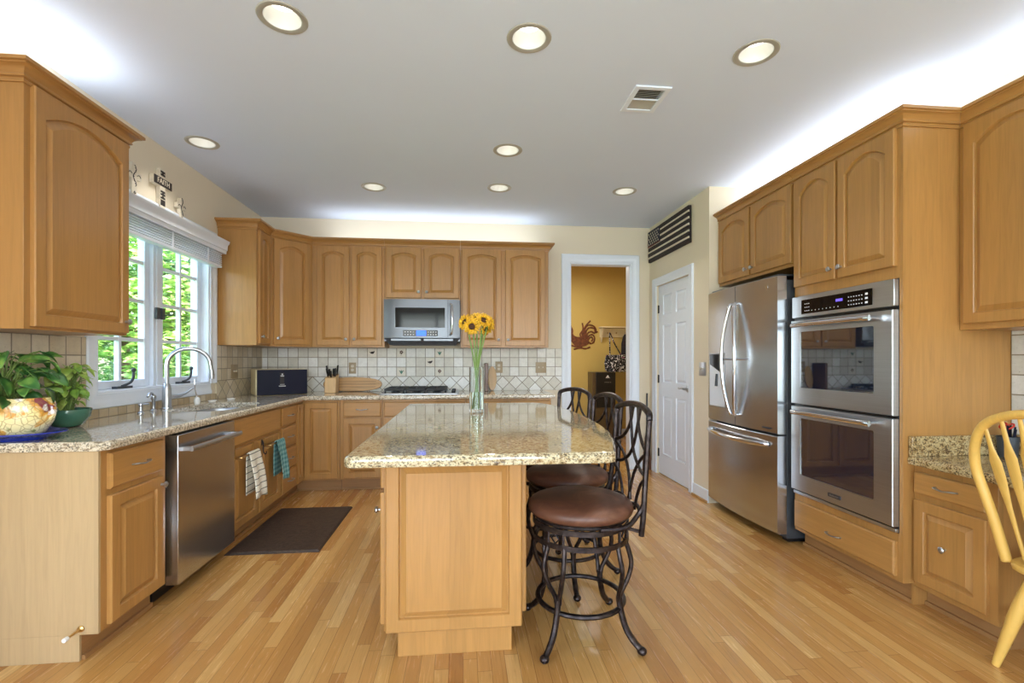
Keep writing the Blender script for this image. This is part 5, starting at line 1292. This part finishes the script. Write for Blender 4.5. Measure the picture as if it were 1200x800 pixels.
# local: +x = front of the chair
outl = [(p.x, p.y) for p in spline([Vector(v) for v in ((-.20, -.15, 0), (-.08, -.20, 0), (.12, -.215, 0), (.22, -.18, 0), (.235, 0, 0), (.22, .18, 0), (.12, .215, 0), (-.08, .20, 0), (-.20, .15, 0), (-.225, 0, 0))], 4, True)]
m = MB(); m.loops([[(x, y, z) for x, y in inset(outl, d)] for d, z in ((.03, .415), (.004, .425), (0, .437), (.004, .450), (.03, .452), (.07, .444))]); m.build('seat', 'pine', t)
def back(u, v): return (-.175 - .18 * (v - .44), u, v)
bow = [(.185, .44), (.205, .58), (.228, .70), (.245, .80), (.232, .90), (.185, .98), (.10, 1.025), (0, 1.038)]
bow = [back(u, v) for u, v in bow] + [back(-u, v) for u, v in bow[-2::-1]]
MB().tube(spline(bow, 5), .019, 10, flat=.9).build('back_bow', 'pine', t)
for k in range(-3, 4):
    ub = k * .038; ut = k * .062; vt = [1.036, 1.032, 1.012, .975][abs(k)]
    m = MB(); L = []
    for tt_, wd2, th in ((0, .007, .007), (.25, .008, .007), (.42, .011, .006), (.62, .021, .005), (.74, .022, .005), (.84, .010, .006), (1, .007, .006)):
        u = ub + (ut - ub) * tt_; v = .445 + (vt - .445) * tt_; p = back(u, v)
        L.append([(p[0] + th * math.sin(a), p[1] + wd2 * math.cos(a), p[2]) for a in [2 * PI * q / 10 for q in range(10)]])
    m.loops(L); m.build('spindle', 'pine', t)
for (sx, sy) in ((-1, 1), (-1, -1), (1, 1), (1, -1)):
    a = Vector((sx * .125, sy * .13, .42)); b = Vector((sx * .175, sy * .225, .002)); m = MB()
    pts = [a.lerp(b, k / 12) for k in range(13)]; m.tube(pts, [.012, .015, .018, .021, .023, .024, .024, .022, .021, .019, .017, .015, .013], 12); m.build('leg', 'pine', t)
m = MB(); 
for sy in (-1, 1): m.tube([(-.165, sy * .185, .20), (0, sy * .185, .20), (.165, sy * .185, .20)], [.008, .013, .008], 10)
m.tube([(0, -.185, .20), (0, 0, .20), (0, .185, .20)], [.008, .013, .008], 10); m.build('stretchers', 'pine', t)

# pen cup on the desk
t = thing('pen_cup', 'grey cup full of pens and scissors on the desk behind the chair', 'pen cup', (2.67, 2.085, DT + .0005), 0)
MB().lathe([(0, .001), (.034, .001), (.036, .006), (.042, .105), (.040, .106), (.034, .008), (0, .006)], seg=24).build('cup', 'greymetal', t)
t = thing('pens', 'bundle of dark pens and red scissors standing in the grey cup', 'pens', (2.67, 2.085, DT + .0075), 0)
rnd = random.Random(9); m = MB()
for k in range(8):
    a = rnd.uniform(0, 6.28); m.tube([(.015 * math.cos(a), .015 * math.sin(a), .001), (.032 * math.cos(a + .3), .032 * math.sin(a + .3), rnd.uniform(.13, .17))], .004, 6)
m.build('pen_barrels', 'navy', t)
m = MB(); n = 14
for s_ in (-1, 1): m.tube([(.0 - .006 + .014 * math.cos(2 * PI * k / n), s_ * .016 + .012 * math.sin(2 * PI * k / n), .150 + .012 * math.cos(2 * PI * k / n)) for k in range(n)], .004, 6, closed=True)
m.tube([(0, 0, .01), (-.006, .005, .14)], .004, 6); m.build('scissors', 'red', t)

# ------------------------------------------------------------------ garden outside
g = MB().box(-40, -2.5, -25, 45, -.9, -.6).build('lawn', 'grass'); tag(g, 'sunlit green lawn outside the sink window', 'lawn')
def tree(name, label, loc, h, r, nleaf, mat, seed, low=.25):
    t = thing(name, label, 'tree', loc, 0, 'trees outside the window'); rnd = random.Random(seed)
    m = MB(); m.tube(spline([(0, 0, 0), (.05, .02, h * .3), (-.03, .04, h * .6), (0, 0, h * .85)], 4), [r * .07] * 6 + [r * .05] * 6 + [r * .02], 8)
    for k in range(7):
        a = rnd.uniform(0, 6.28); z = h * rnd.uniform(.25, .7); m.tube([(0, 0, z), (r * .6 * math.cos(a), r * .6 * math.sin(a), z + h * .15)], [r * .03, r * .01], 6)
    m.build('trunk', 'bark', t)
    m = MB(); clumps = []
    for k in range(26):
        a = rnd.uniform(0, 6.28); zz = rnd.uniform(low, 1); rr_ = r * math.sin(min(1, (1.12 - zz) * 1.3) * PI / 2) * math.sqrt(rnd.uniform(.2, 1)); clumps.append((rr_ * math.cos(a), rr_ * math.sin(a), h * zz, r * rnd.uniform(.22, .36)))
    for k in range(nleaf):
        c = clumps[k % len(clumps)]; d = Vector((rnd.gauss(0, 1), rnd.gauss(0, 1), rnd.gauss(0, .8))); d.normalize(); d *= c[3] * rnd.uniform(.6, 1.05)
        s_ = rnd.uniform(.05, .10); T = Matrix.Translation((c[0] + d.x, c[1] + d.y, max(.12, c[2] + d.z))) @ Matrix.Rotation(rnd.uniform(0, 6.28), 4, 'Z') @ Matrix.Rotation(rnd.uniform(-1.2, 1.2), 4, 'X')
        m.T = T; m.f([m.v((-s_, 0, 0)), m.v((0, -s_ * .5, .01)), m.v((s_, 0, 0)), m.v((0, s_ * .5, .01))])
    m.build('foliage', mat, t, smooth=False)
TR = [((-5.0, 7.6, -.599), 3.8, 1.25, 7000, 'tree1', 'leafy green tree close outside the right window sash'),
      ((-8.0, 7.0, -.599), 4.6, 1.35, 7000, 'tree2', 'pale green bushy tree outside the left window sash'),
      ((-6.6, 11.0, -.599), 5.6, 1.6, 8000, 'tree3', 'darker tree behind the near trees outside the window'),
      ((-11.4, 10.4, -.599), 6.2, 1.9, 8000, 'tree1', 'tall green tree far left outside the window'),
      ((-3.7, 11.4, -.599), 5.0, 1.15, 5000, 'tree2', 'pale tree partly hidden by the right window casing'),
      ((-8.6, 15.4, -.599), 7.2, 2.2, 8000, 'tree3', 'large dark tree farthest from the window'),
      ((-14.4, 15.4, -.599), 7.6, 2.4, 8000, 'tree2', 'wide pale tree in the distance on the left')]
for k, (l_, h_, r_, n_, mt_, lb_) in enumerate(TR): tree('garden_tree', lb_, l_, h_, r_, n_, mt_, 20 + k, .16)
